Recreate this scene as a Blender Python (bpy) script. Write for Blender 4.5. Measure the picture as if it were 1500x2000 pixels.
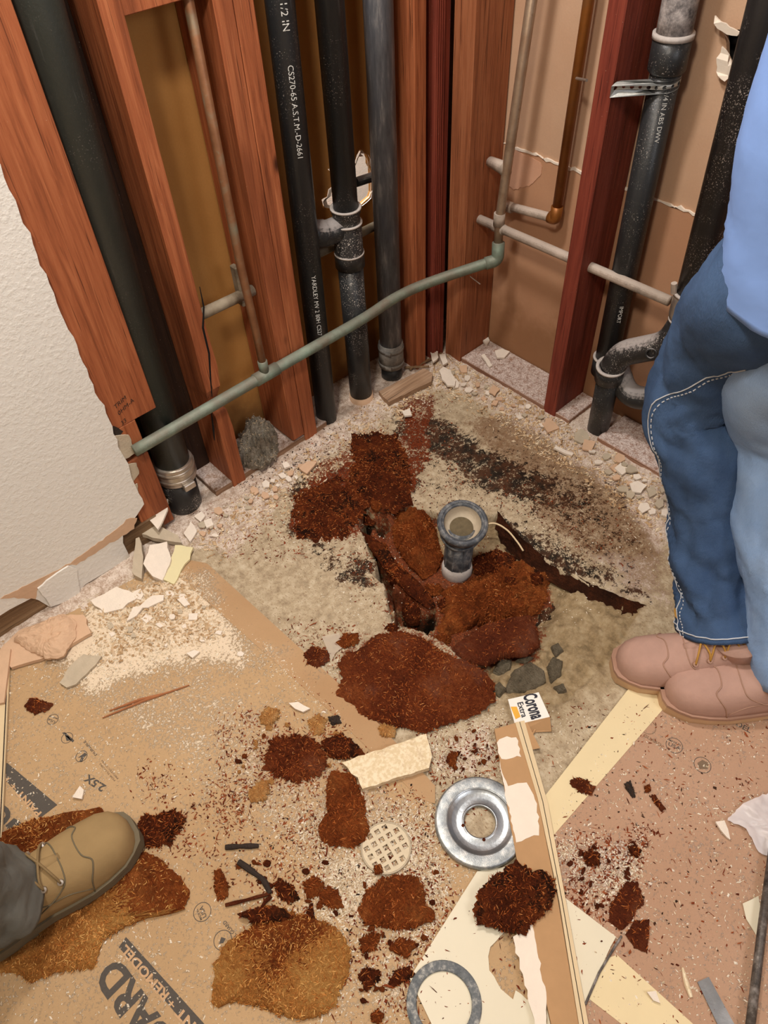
import bpy, bmesh, math, random
import numpy as np
from mathutils import Vector, Matrix
from mathutils.geometry import tessellate_polygon

# ------------------------------------------------------------------ camera, world, lights, exposure
S = bpy.context.scene
COL = S.collection
for o in list(bpy.data.objects): bpy.data.objects.remove(o)
FPX = 1450.0                                   # focal length in pixels of the 1500x2000 frame
CAM = Vector((-1.4605, -1.3606, 1.5))
ROT = Matrix(((0.72974652, 0.534455, -0.42641279), (-0.68251314, 0.53242428, -0.50069972), (-0.04056895, 0.65641621, 0.75330732)))
cd = bpy.data.cameras.new('camera'); cam = bpy.data.objects.new('camera', cd); COL.objects.link(cam)
cam.matrix_world = Matrix.Translation(CAM) @ ROT.to_4x4()
cd.sensor_fit = 'VERTICAL'; cd.sensor_height = 24.0; cd.lens = 24.0*FPX/2000; cd.clip_start = .02
S.camera = cam
w = bpy.data.worlds.new('world'); S.world = w; w.use_nodes = True
w.node_tree.nodes['Background'].inputs[0].default_value = (1, .95, .9, 1); w.node_tree.nodes['Background'].inputs[1].default_value = .3
S.view_settings.view_transform = 'Standard'; S.view_settings.look = 'None'; S.view_settings.gamma = 1
S.view_settings.use_curve_mapping = False; S.view_settings.exposure = 0.0
def lamp(name, loc, power, col, size, target):
    l = bpy.data.lights.new(name, 'AREA'); l.shape = 'DISK'; l.size = size; l.energy = power; l.color = col
    o = bpy.data.objects.new(name, l); COL.objects.link(o); o.location = loc
    o.rotation_euler = (Vector(target)-Vector(loc)).to_track_quat('-Z', 'Y').to_euler()
    return o
lamp('ceiling_light', (-1.60, -1.05, 2.33), 23, (1, .90, .77), .26, (-1.1, -.5, 0))
lamp('ceiling_light', (-.82, -.26, 2.33), 24, (1, .95, .90), .22, (-.7, -.6, 0))
lamp('rear_fill_light', (-.7, -2.6, 1.9), 15, (.93, .95, 1), .7, (-.3, -.4, .4))  # unseen cool fill added from behind the camera, no real doorway there

# ------------------------------------------------------------------ pixel rays -> places in the room (z floor, y left wall, x right wall)
def _hit(u, v, ax, val):
    d = ROT @ Vector(((u-750)/FPX, -(v-1000)/FPX, -1)); t = (val-CAM[ax])/d[ax]
    return CAM + d*t
def F(u, v, z=0.0): return _hit(u, v, 2, z)
def L(u, v, y=0.0): return _hit(u, v, 1, y)
def W(u, v, x=0.0): return _hit(u, v, 0, x)
def FP(pts, z=0.0): return [(F(u, v, z).x, F(u, v, z).y) for u, v in pts]

# ------------------------------------------------------------------ noise
def _hash(ix, iy, seed):
    n = (ix*374761393 + iy*668265263 + seed*974711) & 0x7fffffff
    n = ((n ^ (n >> 13))*1274126177) & 0x7fffffff
    return ((n ^ (n >> 16)) & 0xffff)/65535.0
def vnoise(x, y, seed=0):
    x = np.asarray(x, float); y = np.asarray(y, float)
    ix = np.floor(x).astype(np.int64); iy = np.floor(y).astype(np.int64); fx = x-ix; fy = y-iy
    fx = fx*fx*(3-2*fx); fy = fy*fy*(3-2*fy)
    a = _hash(ix, iy, seed); b = _hash(ix+1, iy, seed); c = _hash(ix, iy+1, seed); d = _hash(ix+1, iy+1, seed)
    return (a*(1-fx)+b*fx)*(1-fy)+(c*(1-fx)+d*fx)*fy
def fbm(x, y, scale, seed=0, oct=4):
    r = 0; a = .5; t = 0
    for k in range(oct):
        r = r+a*vnoise(np.asarray(x)*scale, np.asarray(y)*scale, seed+k*17); t += a; a *= .55; scale *= 2.1
    return r/t
def sdist(poly, X, Y):
    P = np.array(poly); n = len(P); d = np.full(X.shape, 1e9); ins = np.zeros(X.shape, bool)
    for i in range(n):
        ax, ay = P[i]; bx, by = P[(i+1) % n]; ex, ey = bx-ax, by-ay
        t = np.clip(((X-ax)*ex+(Y-ay)*ey)/(ex*ex+ey*ey+1e-12), 0, 1)
        d = np.minimum(d, np.hypot(X-ax-t*ex, Y-ay-t*ey))
        c = ((ay > Y) != (by > Y)) & (X < (bx-ax)*(Y-ay)/(by-ay+1e-12)+ax); ins ^= c
    return np.where(ins, -d, d)
def sstep(a, b, x):
    t = np.clip((x-a)/(b-a), 0, 1); return t*t*(3-2*t)

# ------------------------------------------------------------------ materials
class NM:
    def __init__(s, name):
        s.m = bpy.data.materials.new(name); s.m.use_nodes = True; s.t = s.m.node_tree; s.n = s.t.nodes
        s.b = s.n['Principled BSDF']; s._co = None
    def node(s, ty, **k):
        n = s.n.new(ty)
        for a, v in k.items(): setattr(n, a, v)
        return n
    def lk(s, a, i): s.t.links.new(a, i)
    def setin(s, i, v):
        if hasattr(v, 'is_linked') or isinstance(v, bpy.types.NodeSocket): s.lk(v, i)
        else: i.default_value = v if not (isinstance(v, tuple) and len(v) == 3 and i.type == 'RGBA') else (*v, 1)
    @property
    def co(s):
        if s._co is None: s._co = s.node('ShaderNodeTexCoord').outputs['Object']
        return s._co
    def map(s, scale=(1, 1, 1), rot=(0, 0, 0), loc=(0, 0, 0)):
        n = s.node('ShaderNodeMapping'); s.lk(s.co, n.inputs[0]); n.inputs['Scale'].default_value = scale
        n.inputs['Rotation'].default_value = rot; n.inputs['Location'].default_value = loc; return n.outputs[0]
    def noise(s, scale, detail=4, rough=.6, vec=None, dist=0):
        n = s.node('ShaderNodeTexNoise'); s.lk(vec or s.co, n.inputs['Vector'])
        n.inputs['Scale'].default_value = scale; n.inputs['Detail'].default_value = detail
        n.inputs['Roughness'].default_value = rough; n.inputs['Distortion'].default_value = dist; return n.outputs['Fac']
    def vor(s, scale, vec=None, feature='F1'):
        n = s.node('ShaderNodeTexVoronoi', feature=feature); s.lk(vec or s.co, n.inputs['Vector']); n.inputs['Scale'].default_value = scale
        return n
    def step(s, x, a, b):
        n = s.node('ShaderNodeMapRange', interpolation_type='SMOOTHSTEP'); s.setin(n.inputs['Value'], x)
        n.inputs['From Min'].default_value = a; n.inputs['From Max'].default_value = b; return n.outputs[0]
    def math(s, op, a, b=0.0):
        n = s.node('ShaderNodeMath', operation=op); s.setin(n.inputs[0], a); s.setin(n.inputs[1], b); return n.outputs[0]
    def mix(s, f, a, b):
        n = s.node('ShaderNodeMix', data_type='RGBA'); s.setin(n.inputs[0], f); s.setin(n.inputs[6], a); s.setin(n.inputs[7], b); return n.outputs[2]
    def ramp(s, f, stops):
        n = s.node('ShaderNodeValToRGB'); s.lk(f, n.inputs[0]); e = n.color_ramp.elements
        while len(e) < len(stops): e.new(.5)
        for q, (p, c) in zip(e, stops): q.position = p; q.color = (*c, 1)
        return n.outputs[0]
    def bump(s, h, dist=.002, strength=1.0):
        n = s.node('ShaderNodeBump'); s.lk(h, n.inputs['Height']); n.inputs['Distance'].default_value = dist
        n.inputs['Strength'].default_value = strength; s.lk(n.outputs[0], s.b.inputs['Normal']); return n
    def up(s):
        g = s.node('ShaderNodeNewGeometry'); x = s.node('ShaderNodeSeparateXYZ'); s.lk(g.outputs['True Normal'], x.inputs[0]); return x.outputs[2]
    def island(s): return s.node('ShaderNodeNewGeometry').outputs['Random Per Island']
    def done(s, col, rough=.8, metal=0.0, spec=.3):
        s.setin(s.b.inputs['Base Color'], col); s.setin(s.b.inputs['Roughness'], rough); s.setin(s.b.inputs['Metallic'], metal)
        s.b.inputs['Specular IOR Level'].default_value = spec; return s.m
def C(r, g, b):                                   # sRGB bytes -> linear
    f = lambda c: c/12.92 if c <= .04045 else ((c+.055)/1.055)**2.4
    return tuple(f(v/255) for v in (r, g, b))
def simple(name, c, rough=.7, metal=0.0, var=.15, scale=40, bump=0.0, spec=.3):
    m = NM(name); n = m.noise(scale, 5); k = 1-var
    col = m.mix(n, tuple(x*k for x in c), tuple(min(1, x*(1+var)) for x in c))
    if bump: m.bump(m.noise(scale*4, 4), bump)
    return m.done(col, rough, metal, spec)
def wood(name, dark, mid, lite, axis=2, dust=0.0, gs=1.0):
    m = NM(name); sc = [26*gs]*3; sc[axis] = 1.3
    v = m.map(tuple(sc)); n1 = m.noise(3, 6, .65, v, .6)
    sc2 = [160*gs]*3; sc2[axis] = 3; n2 = m.noise(1.6, 3, .6, m.map(tuple(sc2)))
    sc3 = [9]*3; sc3[axis] = 2.2; n3 = m.noise(1, 3, .5, m.map(tuple(sc3)))
    col = m.ramp(n1, [(.22, dark), (.5, mid), (.78, lite)])
    col = m.mix(m.step(n2, .58, .72), col, tuple(x*.45 for x in dark))
    col = m.mix(m.math('MULTIPLY', m.step(n3, .55, .75), .55), col, dark)
    vo = m.vor(3.2, m.map((2.2, 2.2, 1) if axis == 2 else (1, 1, 2.2)))
    col = m.mix(m.step(vo.outputs['Distance'], .10, .03), col, tuple(x*.3 for x in dark))
    if dust: col = m.mix(m.math('MULTIPLY', m.math('MULTIPLY', m.step(m.up(), .5, .9), m.step(m.noise(60, 5, .75), .3, .55)), dust), col, m.mix(m.step(m.noise(260, 3), .4, .6), C(176, 156, 146), C(222, 208, 200)))
    sp = m.step(m.noise(420, 1), .77, .8); col = m.mix(m.math('MULTIPLY', sp, .7), col, C(225, 205, 185))
    m.bump(m.math('ADD', n1, m.math('MULTIPLY', n2, .6)), .0016)
    return m.done(col, .62, 0, .25)
M = {}
M['stud'] = wood('stud_wood', C(102, 52, 30), C(158, 90, 56), C(186, 116, 76))
M['stud_red'] = wood('stud_red_wood', C(84, 34, 26), C(124, 56, 42), C(144, 72, 54))
M['stud_orange'] = wood('stud_orange_wood', C(106, 58, 36), C(152, 92, 60), C(170, 112, 78))
M['plate'] = wood('plate_wood', C(84, 58, 40), C(138, 106, 82), C(170, 138, 112), axis=0, dust=.75)
M['plate_y'] = wood('plate_wood_side', C(96, 60, 44), C(150, 110, 88), C(178, 144, 122), axis=1, dust=.95)
M['old_plank'] = wood('old_plank_wood', C(70, 52, 36), C(128, 100, 72), C(160, 132, 100), axis=0)
M['shade_wood'] = wood('shade_board_wood', C(30, 18, 12), C(46, 28, 18), C(60, 38, 24))  # very dark brown, carries the painted shade of the left bay
def paper(name, c, c2, stain=None, sz=(0.1, .3)):
    m = NM(name); n = m.noise(2.5, 4); f = m.noise(220, 3)
    col = m.mix(m.step(n, .3, .7), c, c2); col = m.mix(m.math('MULTIPLY', f, .25), col, tuple(x*.6 for x in c))
    if stain:
        x = m.node('ShaderNodeSeparateXYZ'); m.lk(m.co, x.inputs[0])
        h = m.math('ADD', x.outputs[2], m.math('MULTIPLY', m.math('SUBTRACT', m.noise(9, 4), .5), .3))
        col = m.mix(m.math('MULTIPLY', m.step(h, sz[1], sz[0]), .75), col, stain)
    m.bump(f, .0004); return m.done(col, .85, 0, .15)
M['kraft'] = paper('kraft_paper', C(168, 118, 62), C(184, 134, 76), C(112, 74, 40), (.05, .2))
M['kraft_r'] = paper('kraft_paper_upper', C(204, 170, 142), C(192, 154, 124))
M['kraft_r2'] = paper('kraft_paper_lower', C(194, 150, 118), C(182, 136, 104), C(138, 98, 66), (.08, .26))
m = NM('textured_white_paint'); n = m.noise(120, 3, .5); n2 = m.noise(300, 3)
m.bump(m.math('ADD', m.math('MULTIPLY', m.step(n, .35, .75), .7), m.math('MULTIPLY', n2, .3)), .0007)
M['paint'] = m.done(m.mix(m.noise(3, 3), C(226, 224, 217), C(233, 230, 223)), .6, 0, .3)
M['gypsum'] = simple('gypsum', C(232, 220, 205), .95, 0, .1, 60, .0015)
M['gypsum_tan'] = simple('gypsum_paper_tan', C(206, 172, 142), .9, 0, .14, 25, .001)
M['grey_shard'] = simple('grey_shard_dusty', C(186, 172, 150), .9, 0, .2, 50, .001)
M['pale_yellow'] = simple('pale_yellow_paint', C(222, 212, 168), .7, 0, .06, 20)
M['room_white'] = simple('room_white', C(222, 214, 202), .9, 0, .03, 5)
def abs_(name, base, speck=.5, dust=.6, lo=.635):
    m = NM(name); n = m.noise(5, 4)
    col = m.mix(n, base, tuple(x*1.8+.004 for x in base))
    st = m.noise(1, 4, .6, m.map((120, 120, 8)))
    col = m.mix(m.math('MULTIPLY', m.step(st, .62, .78), .3), col, C(120, 118, 116))
    s1 = m.math('MULTIPLY', m.step(m.noise(330, 2), lo, lo+.05), m.step(m.noise(9, 2), .45, .62))
    col = m.mix(m.math('MULTIPLY', s1, speck), col, C(220, 210, 200))
    d = m.math('MULTIPLY', m.step(m.math('ADD', m.up(), m.math('MULTIPLY', m.math('SUBTRACT', m.noise(120, 4), .5), .9)), .3, .75), dust)
    col = m.mix(d, col, C(176, 168, 164))
    m.bump(m.noise(150, 3), .0004); return m.done(col, m.math('ADD', m.math('MULTIPLY', d, .4), .38), 0, .4)
M['abs'] = abs_('black_plastic', C(30, 31, 32)); M['abs_dusty'] = abs_('black_plastic_dusty', C(34, 33, 33), .9, .95, .6)
M['abs_specked'] = abs_('black_plastic_speckled', C(30, 31, 32), .8, .6, .6); M['abs_big'] = abs_('dark_grey_green_plastic', C(42, 45, 41), .15, .2)
m = NM('dust_covered_plastic'); n = m.noise(45, 5, .7); M['dusted_grey'] = m.done(m.ramp(n, [(.35, C(74, 70, 70)), (.5, C(134, 128, 126)), (.65, C(176, 168, 164))]), .9, 0, .2); m.bump(n, .002)
m = NM('grey_pipe_metal'); n = m.noise(1, 5, .65, m.map((60, 60, 9))); n2 = m.noise(7, 4)
col = m.ramp(n, [(.3, C(78, 80, 86)), (.55, C(112, 115, 122)), (.75, C(176, 176, 176))])
M['lead'] = m.done(m.mix(m.math('MULTIPLY', m.step(n2, .5, .7), .6), col, C(92, 98, 112)), .55, .35, .4)
def metal(name, a, b, c, sc=14, rough=.5, met=.6, dust=0.0):
    m = NM(name); n = m.noise(sc, 5, .65); col = m.ramp(n, [(.3, a), (.5, b), (.7, c)])
    n2 = m.noise(sc*9, 3); col = m.mix(m.math('MULTIPLY', m.step(n2, .6, .75), .4), col, c)
    if dust: col = m.mix(m.math('MULTIPLY', m.step(m.math('ADD', m.up(), m.math('MULTIPLY', m.math('SUBTRACT', n2, .5), .8)), .2, .7), dust), col, C(206, 192, 180))
    m.bump(n2, .0003); return m.done(col, rough, met, .4)
M['patina'] = metal('copper_green_patina', C(106, 92, 76), C(110, 118, 104), C(126, 146, 130), 13, .6, .25, .12)
M['copper_old'] = metal('copper_brown_old', C(112, 72, 46), C(140, 98, 68), C(132, 132, 112), 9, .5, .45)
M['copper'] = metal('copper_warm', C(112, 64, 24), C(146, 90, 38), C(124, 88, 56), 7, .45, .4)
M['copper_grey'] = metal('copper_grey_brown', C(140, 110, 86), C(158, 136, 114), C(120, 92, 70), 9, .42, .5)
M['galv'] = metal('galvanised_dusty', C(136, 124, 112), C(168, 152, 138), C(190, 174, 160), 24, .8, .1, .6)
M['galv_dull'] = metal('galvanised_dull', C(92, 80, 64), C(134, 120, 100), C(152, 140, 120), 20, .75, .2)
M['zinc'] = metal('zinc_flange', C(132, 138, 142), C(158, 163, 166), C(184, 188, 190), 11, .34, .85)
M['zinc_rim'] = metal('zinc_rim_speckled', C(128, 134, 138), C(160, 165, 166), C(205, 205, 200), 60, .42, .7)
M['steel'] = metal('steel_band', C(160, 150, 138), C(186, 176, 164), C(206, 198, 186), 20, .36, .8)
M['strap'] = metal('galvanised_strap', C(150, 152, 150), C(172, 174, 172), C(190, 190, 186), 30, .45, .7)
M['rubber'] = metal('rubber_gasket', C(84, 90, 94), C(112, 116, 118), C(190, 188, 180), 90, .75, 0)
M['rubber_drain'] = metal('grey_drain_rubber', C(52, 56, 62), C(80, 84, 90), C(150, 148, 144), 45, .6, 0)
M['band_grey'] = metal('grey_no_hub_band', C(96, 92, 88), C(122, 118, 112), C(160, 154, 146), 40, .7, .2)
M['nail'] = metal('nail_steel', C(150, 142, 130), C(170, 160, 150), C(190, 180, 170), 30, .4, .7)
M['ring_white'] = simple('dusty_white_cement', C(184, 176, 170), .9, 0, .25, 160)
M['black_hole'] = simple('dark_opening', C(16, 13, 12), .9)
M['char'] = simple('blackened_wood', C(52, 42, 36), .9, 0, .5, 60, .002)
def rust(name, dk, md, lt, big=14, gray=0.0, black=0.0):
    m = NM(name); n1 = m.noise(big, 5, .65); n2 = m.noise(150, 5, .75, dist=1.5); n3 = m.noise(1, 4, .7, m.map((320, 70, 150), (0, 0, .7)))
    f = m.math('ADD', m.math('MULTIPLY', n1, .5), m.math('ADD', m.math('MULTIPLY', n2, .32), m.math('MULTIPLY', n3, .22)))
    col = m.ramp(f, [(.38, dk), (.52, md), (.66, lt)])
    if black: col = m.mix(m.math('MULTIPLY', m.step(m.math('ADD', m.noise(24, 5, .7), m.math('MULTIPLY', n2, .25)), .64, .74), black), col, C(30, 18, 12))
    if gray: col = m.mix(m.math('MULTIPLY', m.step(m.noise(11, 4), .55, .75), gray), col, C(120, 100, 92))
    col = m.mix(m.math('MULTIPLY', m.step(m.noise(380, 1), .76, .8), .6), col, C(222, 190, 150))
    m.bump(m.math('ADD', n2, n3), .011); return m.done(col, .95, 0, .12)
M['rust'] = rust('rotted_board_rust', C(88, 38, 15), C(158, 80, 34), C(204, 122, 62), black=.3)
M['rust_dark'] = rust('rotted_board_dark', C(46, 19, 9), C(112, 50, 22), C(166, 88, 42), black=.85)
M['rust_red'] = rust('rotted_board_red', C(78, 32, 18), C(122, 58, 32), C(152, 88, 56), 12, .3)
M['rust_wet'] = rust('rotted_board_damp', C(68, 28, 14), C(130, 60, 29), C(178, 100, 54), 8, .35)
M['orange'] = rust('rotted_board_orange', C(150, 84, 38), C(200, 132, 66), C(228, 168, 94), 9)
M['orange_brown'] = rust('rotted_board_two_tone', C(124, 64, 28), C(212, 142, 72), C(244, 190, 112), 6)
M['peach'] = rust('peach_crumb', C(206, 134, 74), C(234, 172, 104), C(244, 200, 140), 30)
M['concrete'] = rust('broken_concrete', C(92, 82, 66), C(142, 130, 108), C(168, 156, 134), 20)
m = NM('cream_board'); n = m.noise(28, 5, .75); M['cream_slab'] = m.done(m.mix(m.math('MULTIPLY', m.step(n, .56, .7), .6), m.mix(m.step(m.noise(120, 4), .4, .6), C(216, 196, 160), C(234, 218, 188)), C(176, 148, 110)), .9, 0, .15); m.bump(m.noise(90, 4), .0015)
M['wool'] = rust('grey_mineral_wool', C(96, 88, 78), C(172, 160, 142), C(214, 204, 188), 40)
def isl(name, stops, rough=.9):
    m = NM(name); return m.done(m.ramp(m.island(), stops), rough, 0, .15)
M['f_grate'] = simple('grate_rim_metal', C(186, 172, 148), .55, .3, .2, 80)
M['drain_bottom'] = simple('dark_drain_bottom', C(96, 84, 62), .8, 0, .5, 90)
M['splinter'] = simple('reddish_splinter_wood', C(160, 104, 68), .9, 0, .25, 60)
M['f_rust'] = isl('rust_fibres', [(0, C(78, 30, 12)), (.5, C(146, 68, 28)), (.9, C(196, 114, 56)), (1, C(222, 160, 98))])
M['f_orange'] = isl('orange_fibres', [(0, C(142, 76, 32)), (.5, C(206, 136, 68)), (1, C(242, 194, 120))])
M['f_chips'] = isl('rust_chips', [(0, C(70, 28, 14)), (.5, C(128, 56, 30)), (1, C(168, 96, 58))])
M['f_dark'] = isl('dark_chips', [(0, C(34, 26, 22)), (1, C(82, 58, 44))])
M['f_white'] = isl('white_crumbs', [(0, C(206, 186, 156)), (.5, C(236, 222, 196)), (1, C(248, 242, 228))])
M['f_tan'] = isl('tan_crumbs', [(0, C(176, 142, 104)), (.5, C(206, 178, 142)), (1, C(234, 216, 188))])
def board(name, c, c2, dustc):
    m = NM(name); n = m.noise(3, 4); f = m.noise(300, 2)
    col = m.mix(m.step(n, .3, .7), c, c2)
    at = m.node('ShaderNodeAttribute'); at.attribute_name = 'mask'; sx = m.node('ShaderNodeSeparateColor'); m.lk(at.outputs['Color'], sx.inputs[0])
    nz = m.math('MULTIPLY', m.math('SUBTRACT', m.noise(170, 4, .7), .5), 1.9)
    nb = m.math('MULTIPLY', m.math('SUBTRACT', m.noise(16, 4, .7), .5), .8)
    d = m.step(m.math('ADD', m.math('ADD', sx.outputs[0], nz), nb), .45, .75)
    col = m.mix(m.math('MULTIPLY', d, .8), col, dustc)
    col = m.mix(m.math('MULTIPLY', sx.outputs[0], .25), col, dustc)
    r = m.step(m.math('ADD', sx.outputs[1], m.math('ADD', nz, nb)), .6, .85); col = m.mix(m.math('MULTIPLY', r, .6), col, C(150, 88, 54))
    m.bump(m.math('ADD', f, m.math('MULTIPLY', d, 2.0)), .0006); return m.done(col, .8, 0, .2)
M['board_l'] = board('brown_floor_board', C(182, 149, 108), C(172, 138, 97), C(230, 213, 188))
M['board_r'] = board('brown_floor_board_right', C(178, 141, 114), C(170, 132, 104), C(220, 202, 186))
M['tape_brown'] = board('brown_paper_tape', C(180, 146, 108), C(170, 134, 96), C(222, 204, 178))
M['tape_cream'] = simple('cream_masking_tape', C(224, 206, 164), .6, 0, .07, 14)
M['vinyl'] = simple('cream_vinyl', C(222, 214, 190), .35, 0, .04, 12)
M['ink'] = simple('dark_ink', C(84, 78, 72), .8, 0, .3, 300)
M['ink_lite'] = simple('ink_worn', C(120, 100, 80), .85, 0, .3, 300)
M['board_txt'] = simple('board_lettering', C(196, 160, 122), .8)
M['white_txt'] = simple('white_print', C(205, 205, 200), .7, 0, .2, 300)
M['card_white'] = simple('white_carton', C(232, 228, 220), .5, 0, .05, 30)
M['navy'] = simple('navy_print', C(28, 28, 44), .6); M['gold'] = simple('gold_print', C(226, 170, 60), .6)
M['card_brown'] = simple('brown_card', C(180, 142, 102), .9, 0, .1, 40)
M['torn_white'] = simple('torn_white_paper', C(234, 222, 206), .85, 0, .06, 40, .0006)
M['cream_edge'] = simple('cream_edge_strip', C(216, 194, 156), .6, 0, .08, 30)
m = NM('blue_denim'); n = m.noise(6, 4); th = m.noise(1, 2, .5, m.map((900, 900, 120))); 
col = m.mix(m.step(n, .3, .7), C(46, 68, 102), C(70, 96, 134)); col = m.mix(m.math('MULTIPLY', th, .35), col, C(92, 116, 150))
m.bump(m.math('ADD', m.math('MULTIPLY', m.noise(26, 3), 2), th), .0012); M['denim'] = m.done(col, .85, 0, .15)
m = NM('faded_denim'); n = m.noise(5, 4); th = m.noise(1, 2, .5, m.map((900, 900, 120)))
col = m.mix(m.step(n, .3, .7), C(130, 162, 208), C(158, 186, 224)); col = m.mix(m.math('MULTIPLY', th, .3), col, C(140, 170, 208))
m.bump(m.math('ADD', m.math('MULTIPLY', m.noise(26, 3), 2), th), .001); M['denim_l'] = m.done(col, .85, 0, .15)
M['shirt'] = simple('blue_cotton', C(126, 160, 222), .85, 0, .05, 20, .0003)
M['stitch'] = simple('pale_stitching', C(196, 200, 205), .8, 0, .2, 500)
M['suede'] = simple('pinkish_tan_suede', C(176, 141, 126), .9, 0, .15, 30, .0006)
M['suede_olive'] = simple('olive_tan_suede', C(150, 125, 86), .9, 0, .16, 24, .0006)
M['sole'] = simple('tan_sole', C(198, 164, 128), .7, 0, .12, 30); M['sole_grey'] = simple('grey_sole', C(108, 98, 78), .8, 0, .15, 30)
M['welt'] = simple('brown_welt', C(168, 132, 112), .7, 0, .12, 30)
M['lace_yellow'] = simple('yellow_lace', C(176, 130, 60), .8); M['lace_tan'] = simple('tan_lace', C(128, 106, 72), .8, 0, .2, 200)
M['trouser'] = simple('grey_cotton', C(104, 104, 98), .9, 0, .15, 20, .0006); M['skin'] = simple('skin', C(205, 160, 132), .6); M['hair'] = simple('brown_hair', C(60, 44, 34), .7, 0, .3, 90)
M['dark_shirt'] = simple('dark_grey_cotton', C(80, 82, 88), .9)
M['pole'] = metal('blackened_pole', C(44, 40, 40), C(92, 84, 78), C(156, 150, 146), 40, .5, .3)
m = NM('clear_plastic'); M['plastic'] = m.done(C(232, 226, 226), .35, 0, .5); m.b.inputs['Alpha'].default_value = .72
m = NM('clear_tape'); M['clear'] = m.done(C(220, 205, 185), .25, 0, .5); m.b.inputs['Alpha'].default_value = .45
m = NM('subfloor')
at = m.node('ShaderNodeAttribute'); at.attribute_name = 'mask'; sx = m.node('ShaderNodeSeparateColor'); m.lk(at.outputs['Color'], sx.inputs[0])
a2 = m.node('ShaderNodeAttribute'); a2.attribute_name = 'mask2'; s2 = m.node('ShaderNodeSeparateColor'); m.lk(a2.outputs['Color'], s2.inputs[0])
big = m.noise(9, 5, .65); mid = m.noise(40, 5, .7); fine = m.noise(240, 4, .75); fl = m.noise(1, 3, .7, m.map((330, 120, 200), (0, 0, .9)))
col = m.ramp(mid, [(.3, C(148, 130, 106)), (.5, C(184, 166, 138)), (.7, C(208, 194, 168))])
col = m.mix(m.step(fl, .56, .68), col, C(140, 116, 88)); col = m.mix(m.step(fine, .64, .72), col, C(222, 210, 186))
col = m.mix(m.math('MULTIPLY', s2.outputs[0], .85), col, m.ramp(mid, [(.3, C(112, 94, 66)), (.5, C(146, 124, 90)), (.7, C(170, 150, 116))]))
nz = m.math('MULTIPLY', m.math('SUBTRACT', m.math('ADD', m.math('MULTIPLY', m.noise(24, 5, .75), .35), m.math('ADD', m.math('MULTIPLY', m.noise(85, 4, .7), .35), m.math('MULTIPLY', fine, .3))), .5), 2.6)
br = m.step(m.math('ADD', s2.outputs[1], m.math('MULTIPLY', nz, .8)), .42, .7); col = m.mix(m.math('MULTIPLY', br, .7), col, C(120, 84, 56))
du = m.step(m.math('ADD', sx.outputs[2], m.math('MULTIPLY', nz, .8)), .35, .7); col = m.mix(m.math('MULTIPLY', du, .85), col, m.mix(m.step(m.math('ADD', m.math('MULTIPLY', mid, .5), m.math('MULTIPLY', fine, .5)), .4, .6), C(176, 150, 132), C(232, 218, 206)))
mo_shade = m.step(m.math('ADD', sx.outputs[1], m.math('MULTIPLY', nz, 1.25)), .5, .66); col = m.mix(m.math('MULTIPLY', mo_shade, .97), col, m.mix(m.step(m.noise(30, 3), .4, .6), C(28, 21, 17), C(72, 44, 28)))
ru = m.step(m.math('ADD', sx.outputs[0], nz), .45, .65); col = m.mix(m.math('MULTIPLY', ru, .92), col, m.ramp(fine, [(.35, C(62, 24, 11)), (.55, C(116, 50, 23)), (.7, C(160, 84, 44))]))
m.bump(m.math('ADD', fine, m.math('MULTIPLY', mid, 2.0)), .0016); M['subfloor'] = m.done(col, .9, 0, .15)

# ------------------------------------------------------------------ mesh helpers
class G:
    def __init__(s): s.v = []; s.f = []
    def add(s, v, f):
        k = len(s.v); s.v += [tuple(p) for p in v]; s.f += [tuple(i+k for i in q) for q in f]; return s
def link(name, g, mt, parent=None, smooth=False, loc=None):
    me = bpy.data.meshes.new(name); off = Vector(loc) if loc is not None else (parent.location if parent is not None and parent.parent is None else (Vector(parent['_o']) if parent is not None else Vector((0, 0, 0))))
    vs = [(p[0]-off[0], p[1]-off[1], p[2]-off[2]) for p in g.v]
    me.from_pydata(vs, [], g.f); me.materials.append(mt); me.update()
    bm = bmesh.new(); bm.from_mesh(me); bmesh.ops.recalc_face_normals(bm, faces=bm.faces); bm.to_mesh(me); bm.free()
    if smooth: me.polygons.foreach_set('use_smooth', [True]*len(me.polygons))
    o = bpy.data.objects.new(name, me); COL.objects.link(o)
    if parent is not None: o.parent = parent
    else: o.location = off
    return o
def tag(o, label=None, cat=None, group=None, kind=None):
    if label: o['label'] = label
    if cat: o['category'] = cat
    if group: o['group'] = group
    if kind: o['kind'] = kind
    return o
def thing(name, label, cat, loc, group=None):
    o = bpy.data.objects.new(name, None); o.empty_display_size = .05; COL.objects.link(o); o.location = loc
    return tag(o, label, cat, group)
def part(root, name, g, mt, smooth=False, label=None, kind=None):
    base = root.location if root.parent is None else root.parent.location
    o = link(name, g, mt, None, smooth, loc=base); o.parent = root; o.location = (0, 0, 0)
    if label: o['label'] = label
    if kind: o['kind'] = kind
    return o
def one(name, g, mt, label, cat, group=None, smooth=False):
    n = len(g.v); c = np.array(g.v); loc = (float(c[:, 0].mean()), float(c[:, 1].mean()), float(c[:, 2].min()))
    return tag(link(name, g, mt, None, smooth, loc=loc), label, cat, group)
def struct(name, g, mt, parent=None, smooth=False):
    if parent is not None: return part(parent, name, g, mt, smooth)
    o = link(name, g, mt, None, smooth); o['kind'] = 'structure'; return o
def frame(d):
    d = Vector(d).normalized(); a = Vector((0, 0, 1)) if abs(d.z) < .9 else Vector((1, 0, 0))
    u = d.cross(a).normalized(); return d, u, d.cross(u).normalized()
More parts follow.
